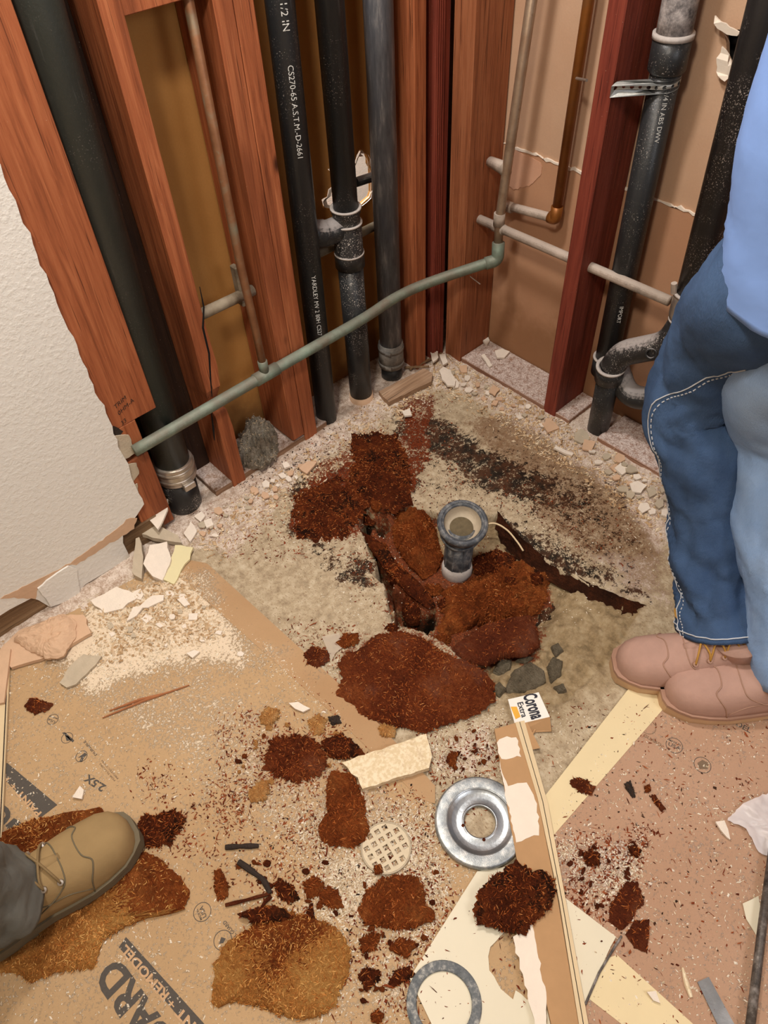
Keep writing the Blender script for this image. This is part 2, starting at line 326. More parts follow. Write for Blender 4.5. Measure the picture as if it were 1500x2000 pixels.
def box(p0, p1, bev=.0015):
    bm = bmesh.new(); r = bmesh.ops.create_cube(bm, size=1)
    for v in bm.verts: v.co = Vector([p0[i]+(v.co[i]+.5)*(p1[i]-p0[i]) for i in range(3)])
    if bev: bmesh.ops.bevel(bm, geom=list(bm.edges), offset=bev, segments=1, affect='EDGES')
    return frombm(bm)
def frombm(bm):
    g = G(); bm.verts.index_update(); g.v = [tuple(v.co) for v in bm.verts]; g.f = [tuple(v.index for v in f.verts) for f in bm.faces]; bm.free(); return g
def tube(pts, r, n=20, g=None, smooth_pts=0):
    pts = [Vector(p) for p in pts]
    if smooth_pts: pts = catmull(pts, smooth_pts)
    rs = r if isinstance(r, (list, tuple)) else [r]*len(pts)
    if len(rs) != len(pts): rs = list(np.interp(np.linspace(0, 1, len(pts)), np.linspace(0, 1, len(rs)), rs))
    g = g or G(); v = []; f = []; u = None
    for i, p in enumerate(pts):
        a = pts[max(0, i-1)]; b = pts[min(len(pts)-1, i+1)]; d = (b-a).normalized()
        if u is None: _, u, w_ = frame(d)
        else:
            u = (u-d*u.dot(d)).normalized(); w_ = d.cross(u).normalized()
        k = 1.0
        if 0 < i < len(pts)-1:
            c = max(.5, math.cos(.5*(p-a).angle(b-p, 0))); k = 1/c if not smooth_pts else 1
        for j in range(n):
            t = 2*math.pi*j/n; v.append(p+(u*math.cos(t)+w_*math.sin(t))*rs[i]*(1 if k == 1 else (k+1)/2))
    for i in range(len(pts)-1):
        for j in range(n):
            j2 = (j+1) % n; f.append((i*n+j, i*n+j2, (i+1)*n+j2, (i+1)*n+j))
    f.append(tuple(range(n))[::-1]); f.append(tuple((len(pts)-1)*n+j for j in range(n)))
    return g.add(v, f)
def catmull(P, m):
    P = [P[0]*2-P[1]]+list(P)+[P[-1]*2-P[-2]]; out = []
    for i in range(1, len(P)-2):
        for k in range(m):
            t = k/m; a, b, c, d = P[i-1:i+3]
            out.append(.5*((2*b)+(c-a)*t+(2*a-5*b+4*c-d)*t*t+(3*b-a-3*c+d)*t**3))
    out.append(P[-2]); return out
def bend(pts, rad, m=6):                           # rounds the corners of a polyline
    pts = [Vector(p) for p in pts]; out = [pts[0]]
    for i in range(1, len(pts)-1):
        a = pts[i-1]-pts[i]; b = pts[i+1]-pts[i]; k = min(rad, a.length*.45, b.length*.45)
        p0 = pts[i]+a.normalized()*k; p1 = pts[i]+b.normalized()*k
        for q in range(m+1):
            t = q/m; out.append(p0*(1-t)**2+pts[i]*2*t*(1-t)+p1*t*t)
    out.append(pts[-1]); return out
def lathe(c, d, prof, n=40, g=None, closed=False):  # prof = [(radius, distance along d)]
    c = Vector(c); d, u, w_ = frame(d); g = g or G(); v = []; f = []
    for r, h in prof:
        for j in range(n):
            t = 2*math.pi*j/n; v.append(c+d*h+(u*math.cos(t)+w_*math.sin(t))*r)
    m_ = len(prof)
    for i in range(m_ if closed else m_-1):
        for j in range(n):
            j2 = (j+1) % n; i2 = (i+1) % m_; f.append((i*n+j, i*n+j2, i2*n+j2, i2*n+j))
    return g.add(v, f)
def ringband(c, d, r0, r1, h0, h1, n=40): return lathe(c, d, [(r0, h0), (r1, h0), (r1, h1), (r0, h1)], n, closed=True)
def slab(poly, z0, z1, holes=(), tf=None):          # prism from a 2-D outline, holes allowed; tf maps (x, y, z) to the room
    loops = [list(poly)]+[list(h) for h in holes]
    tri = tessellate_polygon([[Vector((x, y, 0)) for x, y in l] for l in loops]); flat = [p for l in loops for p in l]; n = len(flat)
    v = [(x, y, z1) for x, y in flat]+[(x, y, z0) for x, y in flat]
    f = [t for t in tri]+[(t[2]+n, t[1]+n, t[0]+n) for t in tri]; k = 0
    for l in loops:
        for i in range(len(l)):
            a = k+i; b = k+(i+1) % len(l); f.append((a, b, b+n, a+n))
        k += len(l)
    if tf: v = [tuple(tf(*p)) for p in v]
    return G().add(v, f)
def rough(poly, step, amp, seed=0):
    out = []; rnd = random.Random(seed); n = len(poly)
    for i in range(n):
        a = poly[i]; b = poly[(i+1) % n]; l = math.hypot(b[0]-a[0], b[1]-a[1]); k = max(1, int(l/step))
        nx, ny = (b[1]-a[1])/(l+1e-9), -(b[0]-a[0])/(l+1e-9)
        for q in range(k):
            t = q/k; e = rnd.gauss(0, amp) if amp else 0
            out.append((a[0]+(b[0]-a[0])*t+nx*e, a[1]+(b[1]-a[1])*t+ny*e))
    return out
def circ(cx, cy, r, n=32, ry=None): return [(cx+r*math.cos(2*math.pi*i/n), cy+(ry or r)*math.sin(2*math.pi*i/n)) for i in range(n)]
def slivers(pts, lens, wid, rnd, ang=None, tilt=.25, hgt=None):
    n = len(pts); a = rnd.uniform(0, 2*np.pi, n) if ang is None else ang; ti = rnd.normal(0, tilt, n)
    d = np.stack([np.cos(a)*np.cos(ti), np.sin(a)*np.cos(ti), np.abs(np.sin(ti))], 1)*np.asarray(lens)[:, None]/2
    s = np.stack([-np.sin(a), np.cos(a), np.zeros(n)], 1)*np.asarray(wid)[:, None]/2
    up = np.zeros((n, 3)); up[:, 2] = np.asarray(wid)*.5 if hgt is None else hgt
    base = pts.copy(); base[:, 2] += np.abs(d[:, 2])
    k = rnd.uniform(.6, 1.4, (n, 1)); V = np.stack([base-d, base+s*k-d*.3, base+d, base-s+d*.25*k, base+up], 1).reshape(-1, 3)
    fi = np.array([(0, 1, 4), (1, 2, 4), (2, 3, 4), (3, 0, 4)]); Fc = (np.arange(n)[:, None, None]*5+fi[None]).reshape(-1, 3)
    g = G(); g.v = V.tolist(); g.f = Fc.tolist(); return g
def chunk(polypx, z0, t, seed=0, n=120, rings=16, amp=.35, edge=.05, flat=5, tilt=(0, 0), zpx=None):
    zp = z0+t*.6 if zpx is None else zpx
    P = np.array(FP(polypx, zp)); x, y = P[:, 0], P[:, 1]; x2, y2 = np.roll(x, -1), np.roll(y, -1); cr = x*y2-x2*y; A = cr.sum()/2
    c = np.array([((x+x2)*cr).sum(), ((y+y2)*cr).sum()])/(6*A)
    rad = []
    for i in range(n):
        th = 2*math.pi*i/n; d = np.array([math.cos(th), math.sin(th)]); best = 0
        for a, b in zip(P, np.roll(P, -1, 0)):
            e = b-a; den = d[0]*e[1]-d[1]*e[0]
            if abs(den) < 1e-12: continue
            s = ((a-c)[0]*e[1]-(a-c)[1]*e[0])/den; q = ((a-c)[0]*d[1]-(a-c)[1]*d[0])/den
            if s > best and -1e-6 <= q <= 1+1e-6: best = s
        rad.append(best)
    rad = np.array(rad); th = np.arange(n)*2*np.pi/n; mr = rad.mean()
    rn = fbm(np.cos(th)*mr*90+50, np.sin(th)*mr*90+50, 1, seed)-.5; rn2 = np.random.default_rng(seed).normal(0, 1, n)
    rad = rad*(1+edge*1.6*rn)+rn2*edge*mr*.42
    ss = 1-(1-np.linspace(0, 1, rings+1)[1:])**1.5
    v = []; f = []
    def top(X, Y, s):
        e = (fbm(X, Y, 70, seed+3)-.5)*2*amp*t+(fbm(X, Y, 260, seed+5, 3)-.5)*amp*t*.9+(fbm(X, Y, 20, seed+9, 2)-.5)*t*.7+(np.abs(fbm(X, Y, 48, seed+21, 3)-.5)*-2.2+.35)*t*amp*1.3+(fbm(X*.35+Y*.9, Y*.25-X*.1, 150, seed+31, 2)-.5)*t*amp*.8
        return z0+t*(1-.75*s**flat)+e*(1-.5*s**8)+(X-c[0])*tilt[0]+(Y-c[1])*tilt[1]
    v.append((c[0], c[1], float(top(c[0], c[1], 0))))
    for s in ss:
        X = c[0]+np.cos(th)*rad*s; Y = c[1]+np.sin(th)*rad*s; Z = np.maximum(top(X, Y, s), z0+.0008)
        v += list(zip(X, Y, Z))
    X = c[0]+np.cos(th)*rad*.97; Y = c[1]+np.sin(th)*rad*.97; v += [(a, b, z0) for a, b in zip(X, Y)]
    for j in range(n): f.append((0, 1+j, 1+(j+1) % n))
    for i in range(rings):
        for j in range(n):
            j2 = (j+1) % n; f.append((1+i*n+j, 1+(i+1)*n+j, 1+(i+1)*n+j2, 1+i*n+j2))
    f.append(tuple(1+rings*n+j for j in range(n))[::-1])
    g = G().add(v, f); g.c = c; g.rad = rad; g.top = top; g.area = abs(A); return g
def fibres(g, dens, lmin, lmax, wid, seed):
    rnd = np.random.default_rng(seed); n = int(g.area*dens*1.7); th = rnd.uniform(0, 2*np.pi, n); s = np.sqrt(rnd.uniform(0, 1, n))*1.03
    R_ = np.interp(th, np.arange(len(g.rad)+1)*2*np.pi/len(g.rad), np.append(g.rad, g.rad[0]))
    X = g.c[0]+np.cos(th)*R_*s; Y = g.c[1]+np.sin(th)*R_*s; Z = g.top(X, Y, s)-.0004
    return slivers(np.stack([X, Y, Z], 1), rnd.uniform(lmin, lmax, n), rnd.uniform(.5, 1.5, n)*wid, rnd, tilt=.22)
def text_mesh(txt, size, fn, depth=0.0, bold=0.0):            # flat lettering; fn maps (x, y) of the text plane to the room
    cu = bpy.data.curves.new('t', 'FONT'); cu.body = txt; cu.size = size; cu.resolution_u = 3; cu.offset = bold; o = bpy.data.objects.new('t', cu); COL.objects.link(o)
    dg = bpy.context.evaluated_depsgraph_get(); me = bpy.data.meshes.new_from_object(o.evaluated_get(dg))
    g = G(); g.add([fn(v.co.x, v.co.y) for v in me.vertices], [tuple(p.vertices) for p in me.polygons])
    bpy.data.objects.remove(o); bpy.data.curves.remove(cu); bpy.data.meshes.remove(me); return g

# ------------------------------------------------------------------ the setting
DEP = .14                                           # depth of the wall cavities
PIT = FP([(975, 1004), (1020, 1052), (1070, 1098), (1150, 1142), (1262, 1182), (1240, 1215), (1195, 1290), (1110, 1370), (1040, 1390), (965, 1340),
          (880, 1262), (800, 1222), (765, 1212), (752, 1165), (750, 1125), (722, 1080), (700, 1030), (705, 985), (740, 990), (790, 985), (840, 1000), (900, 1010)])
xs = np.arange(-1.62, .1601, .004); ys = np.arange(-1.62, .1601, .004); X, Y = np.meshgrid(xs, ys)
WX = X+(fbm(X, Y, 18, 51)-.5)*.07+(fbm(X, Y, 70, 53)-.5)*.02; WY = Y+(fbm(X, Y, 18, 52)-.5)*.07+(fbm(X, Y, 70, 54)-.5)*.02
def blob(pts, fall, z=0.0): return sstep(fall, -fall, sdist(FP(pts, z), WX, WY))
sd = sdist(PIT, X, Y)+(fbm(X, Y, 60, 4)-.5)*.014
Z = (fbm(X, Y, 9, 1)-.5)*.005+(fbm(X, Y, 120, 2)-.5)*.0025
LEV = F(1150, 1240)                                  # the lower level runs out to the right of the pit
ram = sstep(0, .10, np.hypot((X-F(890, 1120).x)*.8, (Y-F(890, 1120).y))-.20)
depth = .045*sstep(0, 1, np.clip(1-ram*.62, 0, 1))
rb = sdist(FP([(1262, 1182), (1240, 1215), (1195, 1290), (1110, 1370), (1040, 1390), (980, 1345), (1070, 1250), (1150, 1190)]), X, Y)
soft = sstep(.05, -.05, rb)
wall_ = sstep(.001, -.008, sd); slope = sstep(.0, -.09, sd)
Z = Z - depth*(wall_*(1-soft)+slope*soft) - .03*sstep(.055, .0, np.hypot(X-F(790, 1195).x, Y-F(790, 1195).y)) - .018*sstep(.03, 0, sdist(FP([(1080, 1165), (1040, 1200), (1070, 1190)]), X, Y))
Z = Z + .020*(fbm(X, Y, 45, 8)-.5)*wall_ - .15*blob([(748, 1125), (775, 1150), (770, 1215), (800, 1225), (845, 1205), (830, 1190), (800, 1180), (775, 1140), (740, 1090), (712, 1000), (700, 990)], .012) - .09*blob([(700, 985), (740, 1000), (760, 1010), (750, 1030), (715, 1020)], .01) - .08*blob([(778, 1100), (800, 1105), (840, 1140), (830, 1150)], .008)*1.0
dw = np.minimum(-Y, -X)                              # distance from the walls
ridge = sstep(.12, .02, dw)*.008*fbm(X, Y, 40, 6); Z = Z+ridge
under = np.maximum(sstep(.0, -.02, sdist(FP([(372, 1100), (850, 1565), (1000, 1720), (1200, 2100), (0, 2300), (-400, 1500)]), X, Y)),
                   sstep(.0, -.02, sdist(FP([(1240, 1340), (1060, 1620), (1000, 1700), (1100, 2200), (1900, 1900), (1700, 1340)]), X, Y)))
Z = Z*(1-under)
rot = .62*blob([(690, 842), (790, 845), (835, 770), (800, 765), (770, 800), (850, 860), (800, 985), (740, 1010), (690, 1060), (575, 1050), (565, 1000), (590, 945)], .02)
rot = np.maximum(rot, .8*blob([(690, 990), (760, 975), (860, 985), (880, 1090), (1000, 1075), (1080, 1110), (1075, 1190), (1040, 1285), (900, 1270), (760, 1215), (740, 1120)], .03)*sstep(-.1, .9, wall_)); rot = np.maximum(rot, .55*blob([(640, 1240), (780, 1215), (960, 1200), (1000, 1290), (900, 1330), (680, 1330)], .04))
rot = np.maximum(rot, .42*blob([(640, 1090), (740, 1090), (755, 1160), (700, 1140)], .03))
mold_shade = .74*blob([(850, 800), (900, 830), (960, 870), (1080, 920), (1110, 1000), (1010, 985), (900, 940), (850, 900), (800, 870), (780, 800)], .05)
mold_shade = np.maximum(mold_shade, .58*blob([(860, 870), (1080, 900), (1190, 960), (1180, 1040), (1000, 1000), (880, 950)], .06))
mold_shade = np.maximum(mold_shade, .72*blob([(700, 985), (565, 940), (560, 1050), (680, 1060), (740, 1100), (740, 1170), (660, 1140), (690, 1060)], .03))
for pts_, amt in (([(800, 870), (880, 890), (1010, 1000), (900, 1000), (815, 975)], .40), ([(640, 1230), (760, 1215), (700, 1170), (600, 1180)], .3), ([(560, 945), (640, 915), (690, 880), (705, 960), (620, 965), (560, 985)], .78), ([(775, 790), (830, 800), (850, 860), (812, 995), (782, 960), (770, 850)], .72), ([(660, 1060), (740, 1090), (750, 1180), (680, 1150)], .55), ([(840, 830), (1000, 880), (1100, 960), (1000, 1000), (870, 960)], .42), ([(1000, 1000), (1100, 1050), (1260, 1150), (1290, 1190), (1150, 1140), (1050, 1080)], .62), ([(1180, 900), (1250, 960), (1230, 1040), (1150, 980)], .5)):
    mold_shade = np.maximum(mold_shade, amt*blob(pts_, .035))
rot = np.maximum(rot, .66*blob([(790, 765), (850, 770), (850, 800), (830, 870), (790, 850), (780, 800)], .015))
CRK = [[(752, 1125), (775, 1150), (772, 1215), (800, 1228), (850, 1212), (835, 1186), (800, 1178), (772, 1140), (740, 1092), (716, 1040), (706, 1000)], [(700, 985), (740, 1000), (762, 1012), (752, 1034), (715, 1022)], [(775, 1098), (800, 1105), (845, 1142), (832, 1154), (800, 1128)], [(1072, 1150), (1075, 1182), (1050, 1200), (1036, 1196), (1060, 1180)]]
crk = np.maximum.reduce([blob(c_, .01) for c_ in CRK]); mold_shade = np.maximum(mold_shade, crk*1.2); rot = rot*(1-.8*crk)  # crack areas blackened to imitate the shade inside the hollows
mold_shade = np.maximum(mold_shade, .75*blob([(975, 1000), (1100, 1085), (1220, 1170), (1110, 1130), (1000, 1060)], .012))
mold_shade = np.maximum(mold_shade, .47*blob([(800, 790), (1000, 860), (1180, 930), (1290, 1060), (1260, 1160), (1100, 1080), (980, 990), (850, 960), (800, 900)], .07)); mold_shade = np.maximum(mold_shade, .52*blob([(560, 980), (700, 1080), (750, 1130), (740, 1200), (660, 1160), (560, 1060)], .06)); mold_shade = np.maximum(mold_shade, .48*blob([(560, 900), (690, 850), (700, 900), (600, 960)], .04))
dust = .62*sstep(.17, .03, dw)+.14; dust = np.maximum(dust, .8*blob([(850, 700), (1110, 830), (1280, 950), (1330, 1050), (1290, 1090), (1200, 960), (1050, 850), (900, 770), (830, 760)], .05))
dust = np.maximum(dust, .7*blob([(350, 1060), (480, 950), (620, 870), (600, 930), (450, 1090)], .05)); dust = np.maximum(dust, .55*blob([(860, 1440), (960, 1400), (1000, 1500), (850, 1520)], .04))
dust = np.maximum(dust, .5*blob([(1130, 1060), (1300, 1080), (1330, 1200), (1180, 1180)], .05)); dust = dust*(1-wall_*.9)
sand = np.maximum(wall_*1.0, .8*blob([(1160, 1200), (1240, 1220), (1200, 1340), (1080, 1420), (980, 1400), (900, 1320)], .04))
brown = .68*blob([(1000, 790), (1120, 840), (1300, 1000), (1330, 1180), (1250, 1170), (1080, 1060), (960, 930), (900, 820)], .06)
ny, nx = X.shape
me = bpy.data.meshes.new('floor'); vv = np.stack([X, Y, Z], 2).reshape(-1, 3)
idx = np.arange(nx*ny).reshape(ny, nx); q = np.stack([idx[:-1, :-1], idx[:-1, 1:], idx[1:, 1:], idx[1:, :-1]], 2).reshape(-1, 4)
ex = np.array([(-3.2, -3.2, -.002), (.16, -3.2, -.002), (.16, -1.61, -.002), (-3.2, -1.61, -.002), (-3.2, .16, -.002), (-1.61, .16, -.002), (-1.61, -1.61, -.002)]); k = len(vv)
vv = np.vstack([vv, ex]); q = np.vstack([q, [[k, k+1, k+2, k+3], [k+3, k+6, k+5, k+4]]])
me.from_pydata(vv.tolist(), [], q.tolist())
for nm, ch in (('mask', (rot, mold_shade, dust)), ('mask2', (sand, brown, sand*0))):
    a = me.color_attributes.new(nm, 'FLOAT_COLOR', 'POINT'); d = np.zeros((len(vv), 4), np.float32)
    d[:, 3] = 1
    for c_, arr in enumerate(ch): d[:k, c_] = arr.reshape(-1)
    a.data.foreach_set('color', d.reshape(-1))
me.materials.append(M['subfloor']); me.polygons.foreach_set('use_smooth', [True]*len(me.polygons))
floor = bpy.data.objects.new('floor', me); COL.objects.link(floor); floor['kind'] = 'structure'
def floor_z(x, y):
    i = int(round((x-xs[0])/.004)); j = int(round((y-ys[0])/.004))
    return float(Z[j, i]) if 0 <= i < nx and 0 <= j < ny else 0.0

struct('ceiling', box((-3.2, -3.2, 2.4), (.2, .2, 2.44), 0), M['room_white'])
struct('wall_back', box((-3.2, -3.24, 0), (.2, -3.2, 2.4), 0), M['room_white'])
struct('wall_far_left', box((-3.24, -3.2, 0), (-3.2, .2, 2.4), 0), M['room_white'])

# left wall: paper-backed panel with a ragged hole, framing in front of it
hole = rough(FP([(0, 0), (1, 0), (1, 1)]), 1, 0)     # placeholder outline replaced below
hole = [(L(u, v, DEP).x, L(u, v, DEP).z) for u, v in [(640, 330), (665, 318), (690, 315), (703, 292), (718, 300), (724, 340), (722, 385), (705, 400), (672, 396), (640, 404), (630, 392), (645, 372), (655, 350)]]
hole = rough(hole, .012, .0035, 3)
pl = slab([(-3.2, -.02), (.14, -.02), (.14, 2.4), (-3.2, 2.4)], 0, .012, [hole], lambda x, y, z: (x, DEP+.0+z, y))
wl = struct('wall_left', pl, M['kraft'])
struct('added_hole_backing', box((-.9, .62, -.02), (.5, .64, 2.4), 0), M['gypsum'], wl)  # white plane added to look bright through the hole
struct('torn_edge', slab(rough([(x*1.0, z) for x, z in hole], .01, .002, 5), .004, .0062, [[(x*.9+np.mean([p[0] for p in hole])*.1, z*.9+np.mean([p[1] for p in hole])*.1) for x, z in hole]], lambda x, y, z: (x, DEP-z, y)), M['gypsum'], wl)
lamp('hole_back_light', (-.2, .38, 1.5), 30, (.9, .95, 1), .3, (-.25, .5, .6))  # unseen lamp added so the torn hole shows bright
def stud(x0, x1, z0, z1, mt, parent, y0=0.0, y1=DEP-.002): return struct('stud', box((x0, y0, z0), (x1, y1, z1), .002), mt, parent)
x1r = L(165, 400).x
stud(-1.118, -.9785, .375, 2.4, M['stud'], wl)                     # first stud, whole above the notch
stud(-1.118, L(276, 850).x, .29, .375, M['stud'], wl)
stud(-1.118, L(292, 890).x, .02, .272, M['stud'], wl)
def split_stud():
    xr = -.804; xl = -.845; g = G()
    rows = [0, .02, .1, .2, .26, .30, .34, .40, .5, .7, 1, 1.5, 2.4]; rnd = random.Random(4); v = []
    for z in rows:
        j = .004 if .15 < z < .5 else 0; n_ = .016 if abs(z-.30) < .02 else 0
        v += [(xl+rnd.uniform(-j, j), 0+n_, z), (xr+rnd.uniform(-j, j)-n_*.7, 0+n_, z), (xr, DEP-.002, z), (xl, DEP-.002, z)]
    f = [(3, 2, 1, 0)]
    for i in range(len(rows)-1):
        for j in range(4): f.append((i*4+j, i*4+(j+1) % 4, i*4+4+(j+1) % 4, i*4+4+j))
    f.append(tuple(len(v)-4+j for j in range(4))); return g.add(v, f)
s2_ = struct('stud', split_stud(), M['stud'], wl)
for pts in ([(390, 560), (398, 600), (396, 640), (408, 690), (411, 740), (414, 775)], [(412, 800), (417, 840), (419, 860)]):
    struct('crack', tube([L(u, v, -.0002) for u, v in pts], [.0008, .0022, .0028, .0022, .001], 6), M['black_hole'], wl)
struct('shade_board', box((-1.02, DEP-.03, .02), (-.846, DEP-.004, 2.4)), M['shade_wood'], wl)  # added dark board standing in for the shaded back of this bay
stud(-.629, -.587, .03, 2.4, M['stud'], wl); stud(-.5855, -.541, .0, 2.4, M['stud'], wl)
stud(-.126, -.086, 0, 2.4, M['stud'], wl)
stud(-.056, -.022, 0, 2.4, M['stud_red'], wl)
for i, xx in enumerate((-.05, -.043, -.036, -.029)):
    struct('groove_bead', box((xx-.0012, -.0025, .01), (xx+.0012, .001, 2.4), .0006), M['stud_red'], wl)
stud(-.020, -.002, 0, 2.4, M['stud_red'], wl, .004)
bz = L(260, 16, .03).z
struct('blocking', box((-.803, .0, bz), (-.63, DEP-.01, bz+.04)), M['stud'], wl)
struct('bottom_plate', box((-.9, .004, -.01), (-.5, DEP-.004, .022)), M['plate'], wl)
# painted gypsum board still standing on the left, its bottom edge broken
E_X = L(28, 400).x
dwp = [(-3.2, .06), (L(0, 1165, -.012).x, .075), (L(50, 1150, -.012).x, .068), (L(75, 1172, -.012).x, L(75, 1172, -.012).z), (L(100, 1190, -.012).x, L(98, 1184, -.012).z), (L(155, 1150, -.012).x, L(155, 1155, -.012).z),
       (L(165, 1140, -.012).x, L(165, 1142, -.012).z), (L(235, 1100, -.012).x, L(235, 1100, -.012).z), (L(254, 1088, -.012).x, L(254, 1088, -.012).z), (L(240, 1060, -.012).x, L(240, 1060, -.012).z), (L(240, 1042, -.012).x, L(240, 1042, -.012).z), (L(268, 1005, -.012).x, L(268, 1005, -.012).z)]
edge = [(E_X+random.Random(z_).gauss(0, .0022), z_*.02) for z_ in range(int(dwp[-1][1]/.02)+1, 120)]
wp = slab(dwp+edge+[(E_X, 2.4), (-3.2, 2.4)], 0, .0125, (), lambda x, y, z: (x, -z, y))
dry = struct('wall_left_drywall', wp, M['paint'])
struct('torn_paper', slab(rough([(L(u, v, -.0135).x, L(u, v, -.0135).z) for u, v in [(0, 1168), (60, 1140), (130, 1105), (200, 1055), (255, 1012), (268, 1012), (262, 1032), (215, 1062), (150, 1102), (132, 1104), (75, 1148), (70, 1170)]], .01, .0015, 2), .0125, .0132, (), lambda x, y, z: (x, -z, y)), M['gypsum_tan'], dry)
struct('peeling_flap', slab(rough([(L(u, v, -.018).x, L(u, v, -.018).z) for u, v in [(74, 1150), (100, 1128), (135, 1105), (150, 1112), (155, 1155), (135, 1170), (98, 1184), (92, 1172)]], .012, .001, 3), .0135, .018, (), lambda x, y, z: (x, -z-(.10-y)*.03, y)), M['paint'], dry)
struct('exposed_plank', box((-3.2, -.004, .0), (E_X+.02, .034, .075), .003), M['old_plank'], dry)
struct('exposed_plank', box((E_X-.0, -.006, .0), (E_X+.03, .03, .055), .004), M['old_plank'], dry)
for px in ([(215, 852), (252, 850), (264, 885), (232, 905)], [(236, 910), (266, 905), (272, 925), (250, 955)], [(250, 955), (268, 945), (272, 985), (262, 1000)]):
    struct('torn_paper', slab(rough([(L(u, v, -.004).x, L(u, v, -.004).z) for u, v in px], .008, .001, 1), 0, .003, (), lambda x, y, z: (x, -.001-z, y)), M['grey_shard'], wl)

# right wall
holeR = rough([(W(u, v, DEP).y, W(u, v, DEP).z) for u, v in [(1412, 62), (1440, 55), (1462, 62), (1456, 100), (1440, 150), (1424, 150), (1418, 110), (1422, 85)]], .01, .003, 6)
seamz = lambda y: W(1010, 285, DEP).z+(y-W(1010, 285, DEP).y)*(W(1355, 415, DEP).z-W(1010, 285, DEP).z)/(W(1355, 415, DEP).y-W(1010, 285, DEP).y)
wr = struct('wall_right', slab([(-3.2, seamz(-1)), (.14, seamz(-1)), (.14, 2.4), (-3.2, 2.4)], 0, .012, [holeR], lambda x, y, z: (DEP+z, x, y)), M['kraft_r'])
struct('drywall_panel', slab([(-3.2, -.02), (.14, -.02), (.14, seamz(-1)), (-3.2, seamz(-1))], 0, .012, (), lambda x, y, z: (DEP-.003+z, x, y)), M['kraft_r2'], wr)
sm = rough([(.0, seamz(-1)-.002), (-.25, seamz(-1)-.002), (-.85, seamz(-1)-.001), (-.85, seamz(-1)+.003), (-.25, seamz(-1)+.004), (-.0, seamz(-1)+.003)], .012, .0025, 4)
struct('torn_edge', slab(sm, 0, .005, (), lambda x, y, z: (DEP-z, x, y)), M['torn_white'], wr)
struct('torn_paper', slab(rough([(W(u, v, DEP).y, W(u, v, DEP).z) for u, v in [(1005, 290), (1060, 318), (1058, 345), (1035, 362), (1005, 368), (990, 360)]], .008, .002, 7), 0, .0015, (), lambda x, y, z: (DEP-.003-z, x, y)), paper('pink_torn_paper', C(214, 168, 140), C(204, 156, 126)), wr)
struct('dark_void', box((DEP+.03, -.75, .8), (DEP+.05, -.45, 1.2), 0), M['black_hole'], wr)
for i, (px, off) in enumerate((([(1396, 32), (1420, 45), (1448, 64), (1440, 72), (1412, 62), (1402, 55)], .02), ([(1410, 92), (1424, 108), (1428, 150), (1416, 160), (1400, 140), (1402, 112)], .012), ([(1424, 118), (1440, 130), (1432, 152), (1420, 148)], .02))):
    struct('paper_flap', slab(rough([(W(u, v, DEP-off).y, W(u, v, DEP-off).z) for u, v in px], .008, .0015, i), off-.004, off, (), lambda x, y, z: (DEP-z-(y % .03)*.2, x, y)), M['torn_white'], wr)
def rstud(y0, y1, mt, z0=0.0): return struct('stud', box((0, y0, z0), (DEP-.004, y1, 2.4), .002), mt, wr)
rstud(-.069, -.003, M['stud_orange'])
rs = rstud(-.451, -.409, M['stud_red'])
for y_ in (-.87, -1.276, -1.682): rstud(y_-.042, y_, M['stud_orange'], .018)
struct('bottom_plate', box((.004, -.50, -.012), (DEP-.005, -.07, .018), .002), M['plate_y'], wr)
struct('bottom_plate', box((.004, -1.7, -.012), (DEP-.005, -.60, .018), .002), M['plate_y'], wr)
stains = [(612, 866), ]

# ------------------------------------------------------------------ floor protection boards, tapes
def sheet(name, label, polypx, z, mt, cat='floor board', gridstep=.012, maskfn=None, t=.0018):
    P = FP(polypx, z); a = np.array(P); gx = np.arange(a[:, 0].min(), a[:, 0].max(), gridstep); gy = np.arange(a[:, 1].min(), a[:, 1].max(), gridstep)
    bm = bmesh.new(); g = slab(P, z-t, z)
    o = one(name, g, mt, label, cat); bm.from_mesh(o.data)
    for ax, arr in ((0, np.arange(a[:, 0].min(), a[:, 0].max(), .03)), (1, np.arange(a[:, 1].min(), a[:, 1].max(), .03))):
        for c_ in arr:
            co = Vector((0, 0, 0)); co[ax] = c_-o.location[ax]; no = Vector((0, 0, 0)); no[ax] = 1
            bmesh.ops.bisect_plane(bm, geom=bm.verts[:]+bm.edges[:]+bm.faces[:], plane_co=co, plane_no=no)
    bm.to_mesh(o.data); bm.free(); n = len(o.data.vertices); v = np.zeros(n*3); o.data.vertices.foreach_get('co', v); v = v.reshape(-1, 3)+np.array(o.location)
    at = o.data.color_attributes.new('mask', 'FLOAT_COLOR', 'POINT'); d = np.zeros((n, 4), np.float32); d[:, 3] = 1
    if maskfn: d[:, 0], d[:, 1] = maskfn(v[:, 0], v[:, 1])
    at.data.foreach_set('color', d.reshape(-1)); return o
def bl(pts, fall, x, y): return sstep(fall, -fall, sdist(FP(pts), x, y))
def mask_left(x, y):
    d = .95*bl([(180, 1180), (370, 1105), (470, 1240), (510, 1310), (440, 1300), (330, 1300), (170, 1360), (100, 1280)], .035, x, y)
    d = np.maximum(d, .5*bl([(60, 1350), (420, 1290), (500, 1340), (620, 1450), (850, 1560), (900, 1700), (830, 1850), (820, 2000), (640, 2000), (700, 1750), (450, 1600), (300, 1480)], .06, x, y))
    d = np.maximum(d, .62*bl([(600, 1640), (850, 1600), (900, 1720), (820, 1800), (700, 1840), (600, 1760)], .05, x, y)); d = np.maximum(d, .34); d = np.maximum(d, .5*bl([(390, 1120), (480, 1200), (620, 1330), (560, 1320), (400, 1180)], .03, x, y))
    r = .42*bl([(440, 1420), (850, 1540), (880, 1900), (680, 2000), (640, 1700), (450, 1640)], .06, x, y)
    return d, r
